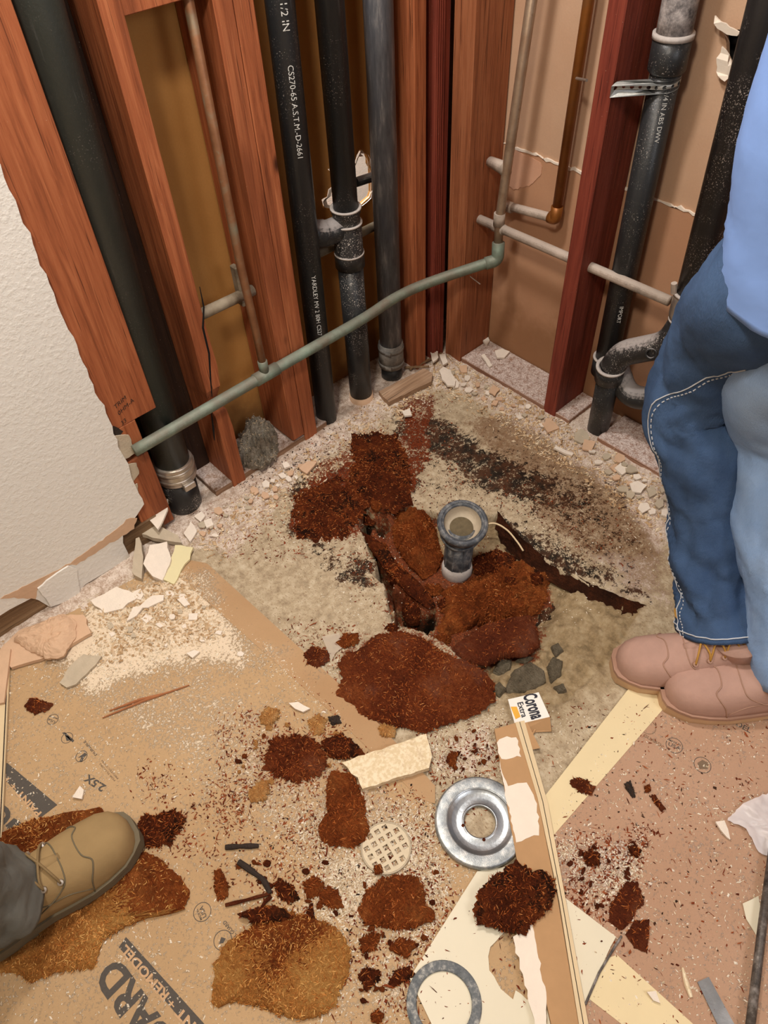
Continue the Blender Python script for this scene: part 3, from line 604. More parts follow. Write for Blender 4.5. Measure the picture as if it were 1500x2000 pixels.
def mask_right(x, y):
    d = .6*bl([(1075, 1640), (1250, 1640), (1260, 1720), (1170, 1770), (1090, 1730)], .035, x, y); d = np.maximum(d, .6*bl([(1260, 1370), (1330, 1400), (1300, 1440)], .02, x, y))
    d = np.maximum(d, .30); r = .45*bl([(1090, 1680), (1220, 1640), (1210, 1760), (1140, 1790)], .03, x, y); return d, r
BL_ = sheet('floor_protection_board', 'brown printed floor protection board covering the lower left floor', [(362, 1105), (830, 1555), (1000, 1725), (1110, 2100), (1150, 2330), (300, 2700), (-900, 2300), (-500, 1500), (-20, 1262), (140, 1195), (300, 1110)], .0032, M['board_l'], maskfn=mask_left)
BR_ = sheet('floor_protection_board', 'brown printed floor protection board under the jeans wearer, lower right floor', [(1300, 1345), (1420, 1250), (1800, 1300), (2300, 1700), (1800, 2300), (1250, 2420), (1060, 1640)], .0032, M['board_r'], maskfn=mask_right)
tp = sheet('paper_tape', 'wide brown paper tape along the edge of the left floor board', [(345, 1122), (372, 1094), (404, 1100), (700, 1370), (850, 1535), (850, 1570), (820, 1560), (640, 1385), (500, 1260)], .0042, M['tape_brown'], 'tape', maskfn=lambda x, y: (.18+.45*sstep(.5, .75, fbm(x, y, 14, 3)), 0*x), t=.0008)
one('masking_tape', slab(FP([(1228, 1345), (1330, 1345), (1078, 1635), (1015, 1645), (1060, 1560)], .0042), .0034, .0044), M['tape_cream'], 'wide cream masking tape running from the boots down to the gypsum strip', 'tape')
one('masking_tape', slab(FP([(1160, 1880), (1205, 1865), (1420, 2060), (1330, 2090), (1130, 1935)], .0042), .0034, .0044), M['tape_cream'], 'cream masking tape at the bottom edge of the photo, right of the vinyl offcut', 'tape')
BT = .0036
def ftext(parent, txt, a, b, h, mt=None, up=1, name='printed_lettering', z=BT, spread=None, bold=.012):   # text baseline from pixel a towards pixel b on the floor
    A = F(*a, z); B = F(*b, z); d = (B-A).normalized(); u = Vector((-d.y, d.x, 0))*up
    g = text_mesh(txt, 1.0, lambda x, y: (x, y, 0), bold=bold); ww = max(v[0] for v in g.v); k = (B-A).length/ww if spread is None else spread
    g.v = [tuple(A+d*(v[0]*k)+u*(v[1]*h/.72)) for v in g.v]; return part(parent, name, g, mt or M['ink'])
def fring(parent, c, r, wd=.0012, mt=None):
    p = F(*c, BT); return part(parent, 'printed_ring', slab(circ(p.x, p.y, r, 40), BT-.0002, BT, [circ(p.x, p.y, r-wd, 40)]), mt or M['ink'])
def fpoly(parent, px, mt=None, z=BT, name='printed_shape'): return part(parent, name, slab(FP(px, z), z-.0002, z), mt or M['ink'])
# printing on the left board
bar = FP([(232, 1850), (246, 1830), (440, 2045), (415, 2062)], BT)
part(BL_, 'printed_bar', slab(bar, BT-.0002, BT), M['ink'])
ftext(BL_, 'REMODEL', (332, 1942), (246, 1844), .0145, M['board_txt'], z=BT+.0003, bold=.03)
ftext(BL_, '+', (346, 1962), (335, 1948), .012, M['board_txt'], z=BT+.0003)
ftext(BL_, 'PAINT', (418, 2036), (352, 1966), .0145, M['board_txt'], z=BT+.0003, bold=.03)
ftext(BL_, 'GUARD', (375, 2075), (228, 1868), .048, M['ink'], bold=.035)
part(BL_, 'printed_bar', slab(FP([(0, 1493), (14, 1490), (112, 1572), (78, 1598), (0, 1512)], BT), BT-.0002, BT), M['ink'])
ftext(BL_, 'PAINT', (82, 1588), (40, 1542), .012, M['board_txt'], z=BT+.0003, bold=.03); ftext(BL_, '+', (36, 1538), (26, 1528), .011, M['board_txt'], z=BT+.0003)
ftext(BL_, 'RE', (20, 1522), (2, 1500), .011, M['board_txt'], z=BT+.0003)
ftext(BL_, 'GUA', (55, 1628), (-25, 1535), .04, M['ink'], bold=.035)
for c in ((103, 1405), (131, 1441), (159, 1477)): fring(BL_, c, .0125)
ftext(BL_, 'USA', (109, 1409), (95, 1402), .005); ftext(BL_, 'MADE IN', (113, 1403), (97, 1397), .0028)
fpoly(BL_, [(127, 1436), (134, 1438), (139, 1446), (130, 1447)]); fpoly(BL_, [(121, 1431), (127, 1430), (145, 1446), (142, 1450)])
fpoly(BL_, [(152, 1480), (166, 1470), (170, 1474), (165, 1478), (160, 1488), (155, 1487), (159, 1479)])
ftext(BL_, '2.5X', (208, 1535), (172, 1512), .015, bold=.03); ftext(BL_, 'DURABLE', (190, 1474), (166, 1446), .005)
ftext(BL_, 'PROTECTION', (232, 1520), (200, 1484), .0035, M['ink_lite']); ftext(BL_, 'FOR FLOORS', (226, 1524), (196, 1490), .0035, M['ink_lite'])
fring(BL_, (395, 1781), .0165); ftext(BL_, 'USA', (404, 1790), (396, 1768), .008); ftext(BL_, 'MADE IN', (395, 1796), (387, 1775), .004)
fring(BL_, (435, 1836), .0165); fpoly(BL_, [(428, 1843), (432, 1830), (441, 1833), (436, 1842)]); ftext(BL_, 'SPILL GUARD', (472, 1838), (440, 1797), .0065)
# printing on the right board
fring(BR_, (1317, 1456), .017); ftext(BR_, 'USA', (1304, 1455), (1328, 1466), .008, up=1); ftext(BR_, 'MADE IN', (1306, 1446), (1329, 1457), .0042, up=1)
fring(BR_, (1372, 1494), .017); fpoly(BR_, [(1362, 1490), (1372, 1484), (1384, 1490), (1382, 1502), (1366, 1502)], M['ink_lite'])
fring(BR_, (1266, 1420), .016, .001, M['ink_lite']); ftext(BR_, 'LL GUARD', (1243, 1430), (1290, 1458), .007, M['ink_lite'])
ftext(BR_, 'REMODEL', (1392, 1392), (1465, 1432), .012, M['ink'])

# ------------------------------------------------------------------ pipes of the left wall
def hub(c, d, r, h, lip=.003): return lathe(c, d, [(r*.5, 0), (r, 0), (r, h), (r+lip, h), (r+lip, h+.006), (r*.5, h+.006)], 36)
def axis_tube(a, b, r, n=28): return tube([a, b], r, n)
def cyl_text(root, txt, a, d, r, size, side, flip=-1):  # letters running down a pipe; side = azimuth vector of the letters' middle
    d = Vector(d).normalized(); s = Vector(side); s = (s-d*s.dot(d)).normalized(); t = d.cross(s)*flip
    def fn(x, y):
        an = (y-size*.35)/r; return Vector(a)+d*x+(s*math.cos(an)+t*math.sin(an))*(r+.0006)
    return part(root, 'pipe_lettering', text_mesh(txt, size, fn), M['white_txt'])
PY = .045
# big dark pipe between the first two studs
a = L(66, 0, PY); b = L(338, 905, PY); dn = (b-a).normalized(); a = a-dn*1.2
r_ = thing('drain_pipe', 'thick dark drain pipe with a steel banded coupling, between the two leftmost studs', 'pipe', (b.x, b.y, 0))
part(r_, 'pipe_run', tube([a, b], .045, 36), M['abs_big'], True)
cp_ = part(r_, 'coupling', lathe(b-dn*.012, dn, [(.03, -.004), (.0505, -.004), (.0525, 0), (.0525, .052), (.0505, .056), (.03, .056)], 40), M['steel'], True, 'ribbed steel band')
part(cp_, 'band', ringband(b-dn*.012, dn, .052, .0545, .008, .018), M['steel'], True); part(cp_, 'band', ringband(b-dn*.012, dn, .052, .0545, .034, .044), M['steel'], True)
part(cp_, 'screw_housing', box((b.x-.016, b.y-.066, b.z-.05), (b.x+.016, b.y-.05, b.z-.03), .002), M['steel'])
c = b+dn*.045; part(r_, 'pipe_stub', tube([c, c+dn*.16], .046, 36), M['abs_dusty'], True, 'dusty dark lower stub')
# lettered black pipe
PY = .03
a = L(546, 0, PY); b = L(640, 835, PY); dn = (b-a).normalized()
r_ = thing('drain_pipe', 'black plastic pipe with white lettering just right of the double stud', 'pipe', (b.x, b.y, 0))
part(r_, 'pipe_run', tube([a-dn*1.3, b+dn*.03], .030, 32), M['abs'], True)
vs = (CAM-a).normalized()
sidev = vs+Vector((.25, 0, 0))
t0 = L(560, 130, PY-.03); st = a+dn*((t0-a).dot(dn))
cyl_text(r_, 'CS270-65 A.S.T.M.-D-2661', st, dn, .030, .017, sidev); t0 = L(612, 540, PY-.03); st = a+dn*((t0-a).dot(dn))
cyl_text(r_, 'YARDLEY MV 2 80H CS27', st, dn, .030, .016, sidev); cyl_text(r_, 'ABS 1 1/2 IN', a-dn*.06, dn, .030, .02, sidev)
# black pipe with a sanitary tee
PY = .026
a = L(645, 0, PY); b = L(708, 800, PY); dn = (b-a).normalized()
r_ = thing('drain_pipe', 'black pipe with a tee fitting, middle one of the three at the left wall', 'pipe', (b.x, b.y, 0))
j0 = L(675, 405, PY); part(r_, 'pipe_run', tube([a-dn*1.3, j0], .031, 32), M['abs'], True)
tl = (L(680, 500, PY)-j0).length
tf_ = part(r_, 'tee_fitting', lathe(j0, dn, [(.02, 0), (.037, 0), (.037, .012), (.034, .016), (.034, tl*.28), (.037, tl*.32), (.037, tl*.9), (.039, tl*.93), (.039, tl*1.22), (.02, tl*1.22)], 36), M['abs_dusty'], True)
for hh in (0, tl*.3, tl*.93): part(tf_, 'fitting_rim', ringband(j0+dn*hh, dn, .033, .0395, -.002, .002), M['ring_white'], True)
jb = j0+dn*tl*.35; part(r_, 'branch', tube(bend([jb, jb+Vector((-.06, .02, -.01)), jb+Vector((-.11, .03, .012))], .03), [.031]*4+[.034]*4+[.036], 24), M['abs'], True)
part(r_, 'lower_pipe', tube([j0+dn*tl, b+dn*.02], .034, 32), M['abs_specked'], True, 'speckled lower length')
part(r_, 'base_collar', lathe(b-dn*.068, dn, [(.03, 0), (.0365, 0), (.0375, .05), (.03, .05)], 32), M['gypsum_tan'], True, 'tan dusty collar at the floor')
# grey pipe
PY = .038
a = L(738, 0, PY); b = L(763, 668, PY); dn = (b-a).normalized()
r_ = thing('drain_pipe', 'scuffed grey metal pipe with a rubber coupling at its foot, near the corner', 'pipe', (b.x, b.y, 0))
part(r_, 'pipe_run', tube([a-dn*1.3, b], .0335, 32), M['lead'], True)
bl_ = (L(763, 712, PY)-b).length
cp_ = part(r_, 'coupling', lathe(b, dn, [(.03, 0), (.038, 0), (.0385, bl_), (.03, bl_)], 36), M['band_grey'], True)
for hh in (.012, bl_-.018): part(cp_, 'band', ringband(b+dn*hh, dn, .038, .0402, 0, .011), M['band_grey'], True); part(cp_, 'band_screw', tube([b+dn*(hh+.005)+Vector((-.036, -.016, 0)), b+dn*(hh+.005)+Vector((-.03, -.032, 0))], .006, 10), M['band_grey'])
part(r_, 'pipe_stub', tube([b+dn*bl_, b+dn*(bl_+.06)], .033, 28), M['abs'], True, 'black plastic stub below the coupling')

# copper water line across both walls
P0 = L(262, 881, -.012); P1 = L(520, 731, -.020); P2 = L(700, 628, -.024); P3 = L(770, 583, -.024); P4 = L(835, 553, -.05); P5 = W(968, 508, .035)
e1 = W(973, 480, .045)
r_ = thing('copper_water_line', 'copper water line green with patina, crossing the left wall and rising at the corner', 'pipe', (P1.x, P1.y, P1.z))
part(r_, 'horizontal_run', tube(catmull([P0, P1, P2, P3, P4, P5], 8), .0145, 20), M['patina'], True, 'green patina horizontal run')
part(r_, 'elbow', tube(bend([P5-(P5-P4).normalized()*.03, P5+Vector((.004, -.004, 0)), e1+Vector((0, 0, .01))], .02), .0175, 18), M['patina'], True)
top = W(1042, 0, .06); part(r_, 'riser', tube([e1, W(975, 432, .05), top+(top-e1)*1.2], .0125, 18), M['copper_grey'], True, 'brown grey riser at the corner')
cc = W(974, 440, .05); part(r_, 'coupling', tube([cc, cc+Vector((0, 0, .035))], .0155, 18), M['galv'], True)
l0 = L(516, 724, -.020); l1 = L(372, 0, .012); part(r_, 'riser', tube([l0+Vector((0, 0, .0)), L(498, 640, -.012), L(470, 520, -.0), l1+(l1-l0)*1.1], .0100, 16), M['copper_old'], True, 'thin brown riser on the left wall')
part(r_, 'tee', tube([P1-(P2-P1).normalized()*.035, P1+(P2-P1).normalized()*.035], .0172, 18), M['patina'], True); part(r_, 'tee_collar', tube([l0-Vector((0, 0, .005)), l0+Vector((0, 0, .03))], .0125, 16), M['patina'], True)
# second copper line
q0 = W(1085, 428, .10); q1 = W(990, 402, .10); q2 = W(1150, 0, .10)
r_ = thing('copper_water_line', 'bright brown copper pipe with an elbow, in the bay left of the red stud', 'pipe', (q0.x, q0.y, q0.z))
part(r_, 'riser', tube([q0+Vector((0, 0, .015)), q2+(q2-q0)*1.2], .0125, 18), M['copper'], True); part(r_, 'elbow', tube(bend([q0+Vector((0, .02, 0)), q0, q0+Vector((0, 0, .035))], .016), .0155, 18), M['copper'], True)
part(r_, 'horizontal_run', tube([q0+Vector((0, .01, 0)), q1], .0115, 18), M['galv'], True, 'dusty grey horizontal stub'); part(r_, 'end_cap', tube([q1+Vector((0, .003, 0)), q1-Vector((0, .02, 0))], .0145, 18), M['galv'], True)
# galvanised lines
g0 = W(936, 428, .055); g1 = W(1308, 588, .04)
r_ = thing('galvanized_pipe', 'dusty grey galvanized pipe running through the red stud on the right wall', 'pipe', (g0.x, g0.y, g0.z))
part(r_, 'pipe_run', tube([g0+(g0-g1).normalized()*.02, g1], .0125, 18), M['galv'], True); gm = W(1155, 527, .05)
part(r_, 'coupling', tube([W(985, 450, .054), W(965, 441, .054)], .0145, 18), M['galv'], True)
a = W(958, 316, .07); one('galvanized_pipe', tube([a, W(984, 328, .05), W(990, 340, .06)], .0135, 18), M['galv'], 'short grey pipe stub poking out of the corner stud', 'pipe', smooth=True)
a = L(380, 620, .05); b = L(482, 572, .05); r_ = thing('galvanized_pipe', 'dull galvanized pipe passing behind the second and third studs', 'pipe', (a.x, a.y, a.z))
part(r_, 'pipe_run', tube([a-(b-a)*.08, a+(b-a)*1.12], .0135, 18), M['galv_dull'], True)
part(r_, 'bracket', box((b.x-.02, b.y-.004, b.z-.03), (b.x-.006, b.y+.02, b.z+.075), .002), M['galv_dull'])
a = L(622, 495, .09); b = L(735, 440, .09); one('galvanized_pipe', tube([a-(b-a)*.2, b], .012, 16), M['galv_dull'], 'short dull pipe visible behind the three left wall pipes, lower one', 'pipe', smooth=True)
a = L(695, 356, .10); b = L(735, 343, .10); one('galvanized_pipe', tube([a, b], .012, 16), M['abs'], 'short black pipe in front of the torn bright hole, behind the grey pipe', 'pipe', smooth=True)

# pipes of the right wall
a = W(1313, 80, .075); b = W(1182, 715, .075); dn = (b-a).normalized()
r_ = thing('drain_pipe', 'black pipe with a dusty elbow on top, right of the red stud', 'pipe', (b.x, b.y, 0))
part(r_, 'pipe_run', tube([a, b], .031, 32), M['abs'], True)
part(r_, 'hub', lathe(a-dn*.01, dn, [(.03, 0), (.038, 0), (.038, .06), (.033, .066), (.03, .066)], 36), M['abs'], True)
part(r_, 'hub_rim', ringband(a-dn*.01, dn, .03, .0405, -.006, .004), M['ring_white'], True)
tp_ = W(1330, 0, .07); part(r_, 'elbow', tube(bend([a-dn*.01, a-dn*.08, tp_-dn*.2], .05), .0345, 28), M['dusted_grey'], True, 'dust covered upper length')
part(r_, 'lower_hub', lathe(b-dn*.03, dn, [(.03, 0), (.036, 0), (.036, .05), (.03, .05)], 32), M['abs'], True); part(r_, 'hub_rim', ringband(b-dn*.03, dn, .03, .0372, -.0025, .002), M['ring_white'], True)
sidev = (CAM-a).normalized()+Vector((0, -.5, 0)); cyl_text(r_, '1 1/4 IN ABS DWV', a+dn*.07, dn, .031, .014, sidev); cyl_text(r_, 'IMPORT', a+dn*.58, dn, .031, .014, sidev)
# strap
pc = a+dn*((W(1300, 160, .075)-a).dot(dn)); rr = .0325
rr = .0325; st0 = _hit(1196, 172, 1, -.4535); path = [st0+Vector((-.004, .0, -.006)), st0+Vector((.006, -.003, 0)), st0+Vector((.012, -.012, .003))]
for k_ in range(12):
    th = math.radians(168+k_*14); path.append(Vector((pc.x+rr*math.cos(th), pc.y+rr*math.sin(th), pc.z+.001*k_-.004)))
cum = [0]
for p, q_ in zip(path, path[1:]): cum.append(cum[-1]+(q_-p).length)
def along(s):
    for i in range(len(cum)-1):
        if s <= cum[i+1] or i == len(cum)-2: return path[i]+(path[i+1]-path[i])*((s-cum[i])/(cum[i+1]-cum[i]))
T_ = cum[-1]; outl = [(s, -.011) for s in np.linspace(0, T_, 40)]+[(s, .011) for s in np.linspace(T_, 0, 40)]
one('pipe_strap', slab(outl, 0, .0012, [circ(s, 0, .0034 if i % 2 else .0042, 12) for i, s in enumerate(np.arange(.012, T_-.01, .0165))], lambda x, y, z: along(x)+Vector((-z, -z*.5, y))), M['strap'], 'perforated galvanized strap holding a black pipe to the red stud', 'strap')
# right-most pipe with banded coupling and the dusty trap
a = W(1503, 0, .05); b = W(1352, 575, .045); dn = (b-a).normalized()
r_ = thing('drain_pipe', 'black speckled pipe with a clamped coupling and a dusty curved trap, beside the jeans', 'pipe', (b.x, b.y, 0))
part(r_, 'pipe_run', tube([a-dn*.9, b], .036, 32), M['abs_dusty'], True)
part(r_, 'coupling', lathe(b, dn, [(.034, -.004), (.040, -.004), (.041, .012), (.041, .05), (.040, .058), (.034, .058)], 36), M['steel'], True, 'steel clamp coupling')
part(r_, 'coupling_rim', ringband(b, dn, .034, .0425, -.007, -.001), M['ring_white'], True)
part(r_, 'clamp_screw', tube([b+Vector((-.03, .030, .004)), b+Vector((-.034, .034, .03))], .007, 10), M['galv'])
e0 = b+dn*.06; e3 = F(1168, 838, 0); e2 = W(1192, 722, .012)
pts = bend([e0, W(1306, 672, .035), W(1215, 690, .02), e2, e3+Vector((0, 0, -.02))], .045, 8)
part(r_, 'trap', tube(pts[:-6], .033, 28), M['abs_dusty'], True, 'dust covered curved trap'); part(r_, 'drop_pipe', tube([e2+Vector((0, 0, .004)), e3+Vector((0, 0, -.03))], .0305, 28), M['abs'], True)
dd = (e3-e2).normalized(); part(r_, 'hub', lathe(e2-dd*.012, dd, [(.03, 0), (.037, 0), (.037, .045), (.03, .045)], 32), M['abs'], True); part(r_, 'hub_rim', ringband(e2-dd*.012, dd, .03, .0385, -.0025, .002), M['ring_white'], True)
h2 = e0+dn*.02; part(r_, 'hub', lathe(h2-dn*.015, dn, [(.03, 0), (.0385, 0), (.0385, .04), (.03, .04)], 32), M['abs'], True); part(r_, 'hub_rim', ringband(h2-dn*.015, dn, .03, .0395, -.002, .002), M['ring_white'], True)
part(r_, 'u_bend', tube(bend([W(1330, 700, .06), W(1290, 780, .05), W(1225, 775, .04), W(1200, 700, .06)], .05, 8), .031, 24), M['abs'], True, 'black lower bend behind the trap')
part(r_, 'cleanout_cap', ringband(W(1272, 690, .0), (-1, -.4, .2), .010, .0145, 0, .006, 20), M['abs'], True)

# ------------------------------------------------------------------ drain in the pit
db = F(891, 1120, -.055); zt = .052
r_ = thing('floor_drain_riser', 'grey shower drain riser with a wide collar standing in the rotted pit', 'drain', (db.x, db.y, -.06))
hx = Vector((db.x, db.y, -.06)); tilt = Vector((.13, .06, 1)).normalized()
part(r_, 'riser', lathe(hx, tilt, [(.030, 0), (.0345, .0), (.0345, .165), (.030, .165)], 36), M['rubber_drain'], True)
for k_ in range(9):
    an = k_*2*math.pi/9; sv = Vector((math.cos(an), math.sin(an), 0)); part(r_, 'rib', tube([hx+sv*.0345+tilt*.045, hx+sv*.0345+tilt*.15], .0022, 6), M['rubber_drain'])
part(r_, 'base_ring', lathe(hx, tilt, [(.03, -.01), (.0385, -.01), (.0395, .03), (.0365, .042), (.03, .042)], 36), M['ring_white'], True, 'dusty pale base ring')
hc = hx+tilt*.16; td = Vector((-.16, -.24, 1)).normalized()
part(r_, 'collar', lathe(hc, td, [(.034, -.012), (.044, -.004), (.056, .012), (.058, .036), (.055, .042), (.047, .042), (.045, .034), (.043, .022), (.036, .004), (.0, .002)], 48), M['rubber_drain'], True)
part(r_, 'inner_cup', lathe(hc, td, [(.0448, .036), (.0425, .024), (.033, .008), (.0, .0045)], 40), M['grey_shard'], True, 'dusty tan inside of the drain')
part(r_, 'drain_bottom', lathe(hc, td, [(.029, .0085), (.026, .0095), (.0, .0095)], 32), M['drain_bottom'], True, 'dark drain bottom')  # darker disc set where the cup has its hole
part(r_, 'rim_gasket', lathe(hc, td, [(.0545, .032), (.060, .030), (.062, .036), (.057, .045), (.050, .044)], 48, closed=True), M['rubber_drain'], True)
part(r_, 'hose_clamp', tube([hc+td*(-.004+.012*math.sin(a_+1.0))+(Vector((math.cos(a_), math.sin(a_), 0))-td*td.dot(Vector((math.cos(a_), math.sin(a_), 0)))).normalized()*.05 for a_ in np.linspace(0, 6.2, 40)], .0035, 8), M['rubber_drain'], True)
one('wire', tube(catmull([F(940, 1028, .01), F(965, 1022, .02), F(990, 1035, .018), F(1010, 1058, .012), F(1022, 1076, .004)], 6), .0024, 8), M['cream_edge'], 'pale bent wire beside the drain collar in the pit', 'wire', smooth=True)

# ------------------------------------------------------------------ rotted board pieces
def piece(name, label, px, z0, t, mt, seed, fm='f_rust', dens=26000, n=140, rings=20, amp=.35, edge=.05, flat=5, tilt=(0, 0), cat='rotted board', lm=(.004, .013), wd=.0011, zone=None):
    g = chunk(px, z0, t, seed, n, rings, amp, edge, flat, tilt)
    o = one(name, g, M[mt], label, cat, smooth=False)
    if zone:                                         # a part of the board that is rotted darker
        o.data.materials.append(M[zone[0]]); zp = FP(zone[1])
        cx_ = np.array([tuple(p_.center) for p_ in o.data.polygons])+np.array(o.location); k_ = sdist(zp, cx_[:, 0], cx_[:, 1])+(fbm(cx_[:, 0], cx_[:, 1], 60, 91)-.5)*.05+np.random.default_rng(seed).normal(0, .011, len(cx_)) < 0
        o.data.polygons.foreach_set('material_index', k_.astype(np.int32))
    if dens:
        fb = fibres(g, dens, lm[0], lm[1], wd, seed+1); q_ = link('fibres', fb, M[fm], None, False, loc=tuple(o.location)); q_.parent = o; q_.location = (0, 0, 0); q_['kind'] = 'stuff'
    return o
piece('rotted_board_mass', 'rust brown rotted board mass rising behind the pit, nearest the grey pipe', [(690, 842), (735, 838), (775, 848), (792, 880), (802, 935), (806, 985), (770, 1000), (735, 990), (700, 975), (682, 940), (690, 900), (684, 868)], -.002, .014, 'rust_dark', 11, amp=.5, edge=.1)
piece('rotted_board_mass', 'flat rust brown rotted patch left of the pit with a black edge', [(700, 950), (725, 985), (695, 1020), (680, 1050), (640, 1058), (590, 1052), (570, 1036), (572, 1000), (578, 960), (612, 948), (660, 930)], -.002, .009, 'rust_dark', 12, amp=.6, edge=.12)
piece('rotted_board_lump', 'rounded rust brown lump between the pit cracks, left of the drain riser', [(772, 992), (800, 974), (835, 985), (850, 1030), (866, 1080), (852, 1108), (826, 1122), (796, 1094), (774, 1060), (764, 1024)], -.045, .05, 'rust', 13, amp=.18, flat=3)
piece('rotted_board_sliver', 'long split sliver of rotted board slanting into the pit', [(704, 1034), (736, 1048), (768, 1090), (802, 1122), (838, 1156), (852, 1180), (838, 1186), (798, 1158), (756, 1114), (722, 1068)], -.03, .022, 'rust_dark', 14, amp=.35)
piece('rotted_board_lump', 'small rotted lump down in the dark left crack of the pit', [(788, 1162), (808, 1172), (826, 1194), (816, 1210), (794, 1210), (784, 1186)], -.09, .05, 'rust_dark', 15, amp=.2, flat=3)
piece('rotted_board_mass', 'broad crumbly rotted mass in front of the drain riser in the pit', [(862, 1152), (900, 1138), (960, 1112), (1000, 1085), (1040, 1100), (1076, 1115), (1070, 1160), (1050, 1196), (990, 1204), (930, 1218), (885, 1236), (858, 1238), (852, 1222), (868, 1200)], -.05, .036, 'rust', 16, amp=.35, edge=.08, dens=24000)
piece('rotted_board_lump', 'rotted lump at the right foot of the drain riser', [(925, 1085), (970, 1070), (1010, 1085), (1000, 1115), (950, 1130), (925, 1115)], -.045, .025, 'rust_dark', 17, amp=.3)
piece('rotted_board_plank', 'flat reddish plank of rotted board lying over the front pit edge', [(880, 1265), (930, 1226), (985, 1207), (1035, 1198), (1050, 1225), (1056, 1260), (1030, 1280), (985, 1282), (950, 1299), (905, 1290)], -.004, .02, 'rust_red', 18, amp=.14, edge=.04, flat=12, dens=9000)
piece('rotted_board_slab', 'largest dark rust slab lying in front of the pit beside the brown tape', [(660, 1290), (675, 1270), (700, 1268), (725, 1242), (780, 1228), (830, 1245), (870, 1275), (910, 1290), (950, 1312), (970, 1340), (966, 1370), (930, 1395), (880, 1410), (830, 1428), (770, 1415), (712, 1397), (690, 1375), (655, 1350), (668, 1320)], .004, .018, 'rust_wet', 19, n=220, rings=30, amp=.22, edge=.035, flat=9, dens=22000, tilt=(.03, 0))
piece('rotted_board_slab', 'dusty rust clump just left of the cream board piece', [(518, 1470), (530, 1438), (580, 1432), (610, 1440), (640, 1468), (640, 1500), (610, 1520), (570, 1526), (535, 1515), (515, 1495)], .0036, .012, 'rust_wet', 20, amp=.5, edge=.12)
piece('rotted_board_slab', 'rust clump lying on the brown tape behind the cream board piece', [(625, 1445), (665, 1430), (690, 1445), (712, 1470), (680, 1482), (650, 1480), (632, 1466)], .0042, .01, 'rust_dark', 21, amp=.5, edge=.12)
piece('rotted_board_slab', 'upright foot shaped rust piece against the cream board, above the round grate', [(652, 1500), (670, 1505), (690, 1502), (698, 1530), (712, 1560), (716, 1600), (722, 1620), (712, 1640), (690, 1655), (650, 1652), (628, 1640), (620, 1610), (640, 1585), (636, 1545), (640, 1515)], .0036, .018, 'rust', 22, amp=.22, edge=.06)
piece('rotted_board_slab', 'oval rust slab directly below the round grate', [(696, 1775), (715, 1735), (745, 1715), (770, 1705), (815, 1708), (828, 1730), (832, 1765), (853, 1780), (840, 1800), (800, 1815), (750, 1812), (712, 1805)], .0036, .018, 'rust', 23, amp=.25, edge=.06)
piece('rotted_board_slab', 'big orange fibre slab at the bottom of the photo, centre left', [(410, 1960), (418, 1880), (440, 1840), (480, 1815), (520, 1765), (560, 1775), (610, 1790), (660, 1810), (684, 1850), (680, 1900), (660, 1950), (640, 1978), (590, 1992), (540, 1980), (500, 1965), (450, 1955), (425, 1968)], .0036, .016, 'orange_brown', 24, 'f_orange', 26000, n=220, rings=36, amp=.25, edge=.04, flat=9, zone=('rust', [(480, 1770), (620, 1780), (640, 1820), (590, 1850), (560, 1900), (520, 1910), (510, 1850), (470, 1830)]))
piece('rotted_board_slab', 'ragged rust slab lying across the gypsum strip and the metal flange', [(925, 1790), (930, 1750), (952, 1720), (985, 1695), (1010, 1678), (1030, 1695), (1065, 1700), (1082, 1715), (1088, 1740), (1080, 1770), (1060, 1790), (1038, 1805), (1030, 1825), (1000, 1820), (960, 1810), (932, 1805)], .018, .018, 'rust_dark', 25, amp=.3, edge=.08)
piece('rotted_board_flake', 'thin reddish fibre flake alone on the right board, upper of two', [(1190, 1800), (1192, 1765), (1210, 1740), (1222, 1722), (1245, 1722), (1254, 1745), (1260, 1765), (1240, 1780), (1235, 1800), (1215, 1818)], .0036, .006, 'rust_red', 26, amp=.3, edge=.07, dens=20000)
piece('rotted_board_flake', 'thin reddish fibre flake alone on the right board, lower of two', [(1222, 1825), (1240, 1796), (1268, 1796), (1268, 1830), (1264, 1860), (1240, 1852)], .0036, .006, 'rust_red', 27, amp=.3, edge=.07, dens=20000)
piece('rotted_board_slab', 'long orange fibre slab under the tan boot at the left edge', [(-60, 1900), (-60, 1800), (60, 1780), (180, 1725), (262, 1660), (300, 1668), (340, 1700), (368, 1735), (360, 1775), (330, 1785), (290, 1790), (240, 1810), (200, 1835), (180, 1890), (120, 1895), (60, 1918), (20, 1900)], .0036, .016, 'orange_brown', 28, 'f_orange', 26000, n=260, rings=40, amp=.25, edge=.035, flat=9, zone=('rust', [(190, 1690), (262, 1640), (390, 1690), (380, 1800), (270, 1790), (230, 1740)]))
piece('rotted_board_slab', 'strip of rust board showing behind the tan boot at the left edge', [(-40, 1660), (0, 1625), (60, 1600), (130, 1585), (195, 1575), (205, 1590), (150, 1640), (60, 1690), (-20, 1720)], .0036, .012, 'rust', 29, 'f_orange', 26000, amp=.3, edge=.04)
piece('rotted_board_crumbs', 'spill of dark rust crumbs just in front of the tan boot toe', [(262, 1620), (275, 1592), (310, 1588), (345, 1580), (365, 1600), (350, 1625), (330, 1650), (290, 1655), (268, 1650)], .0036, .007, 'rust_dark', 30, amp=.9, edge=.16, dens=34000)
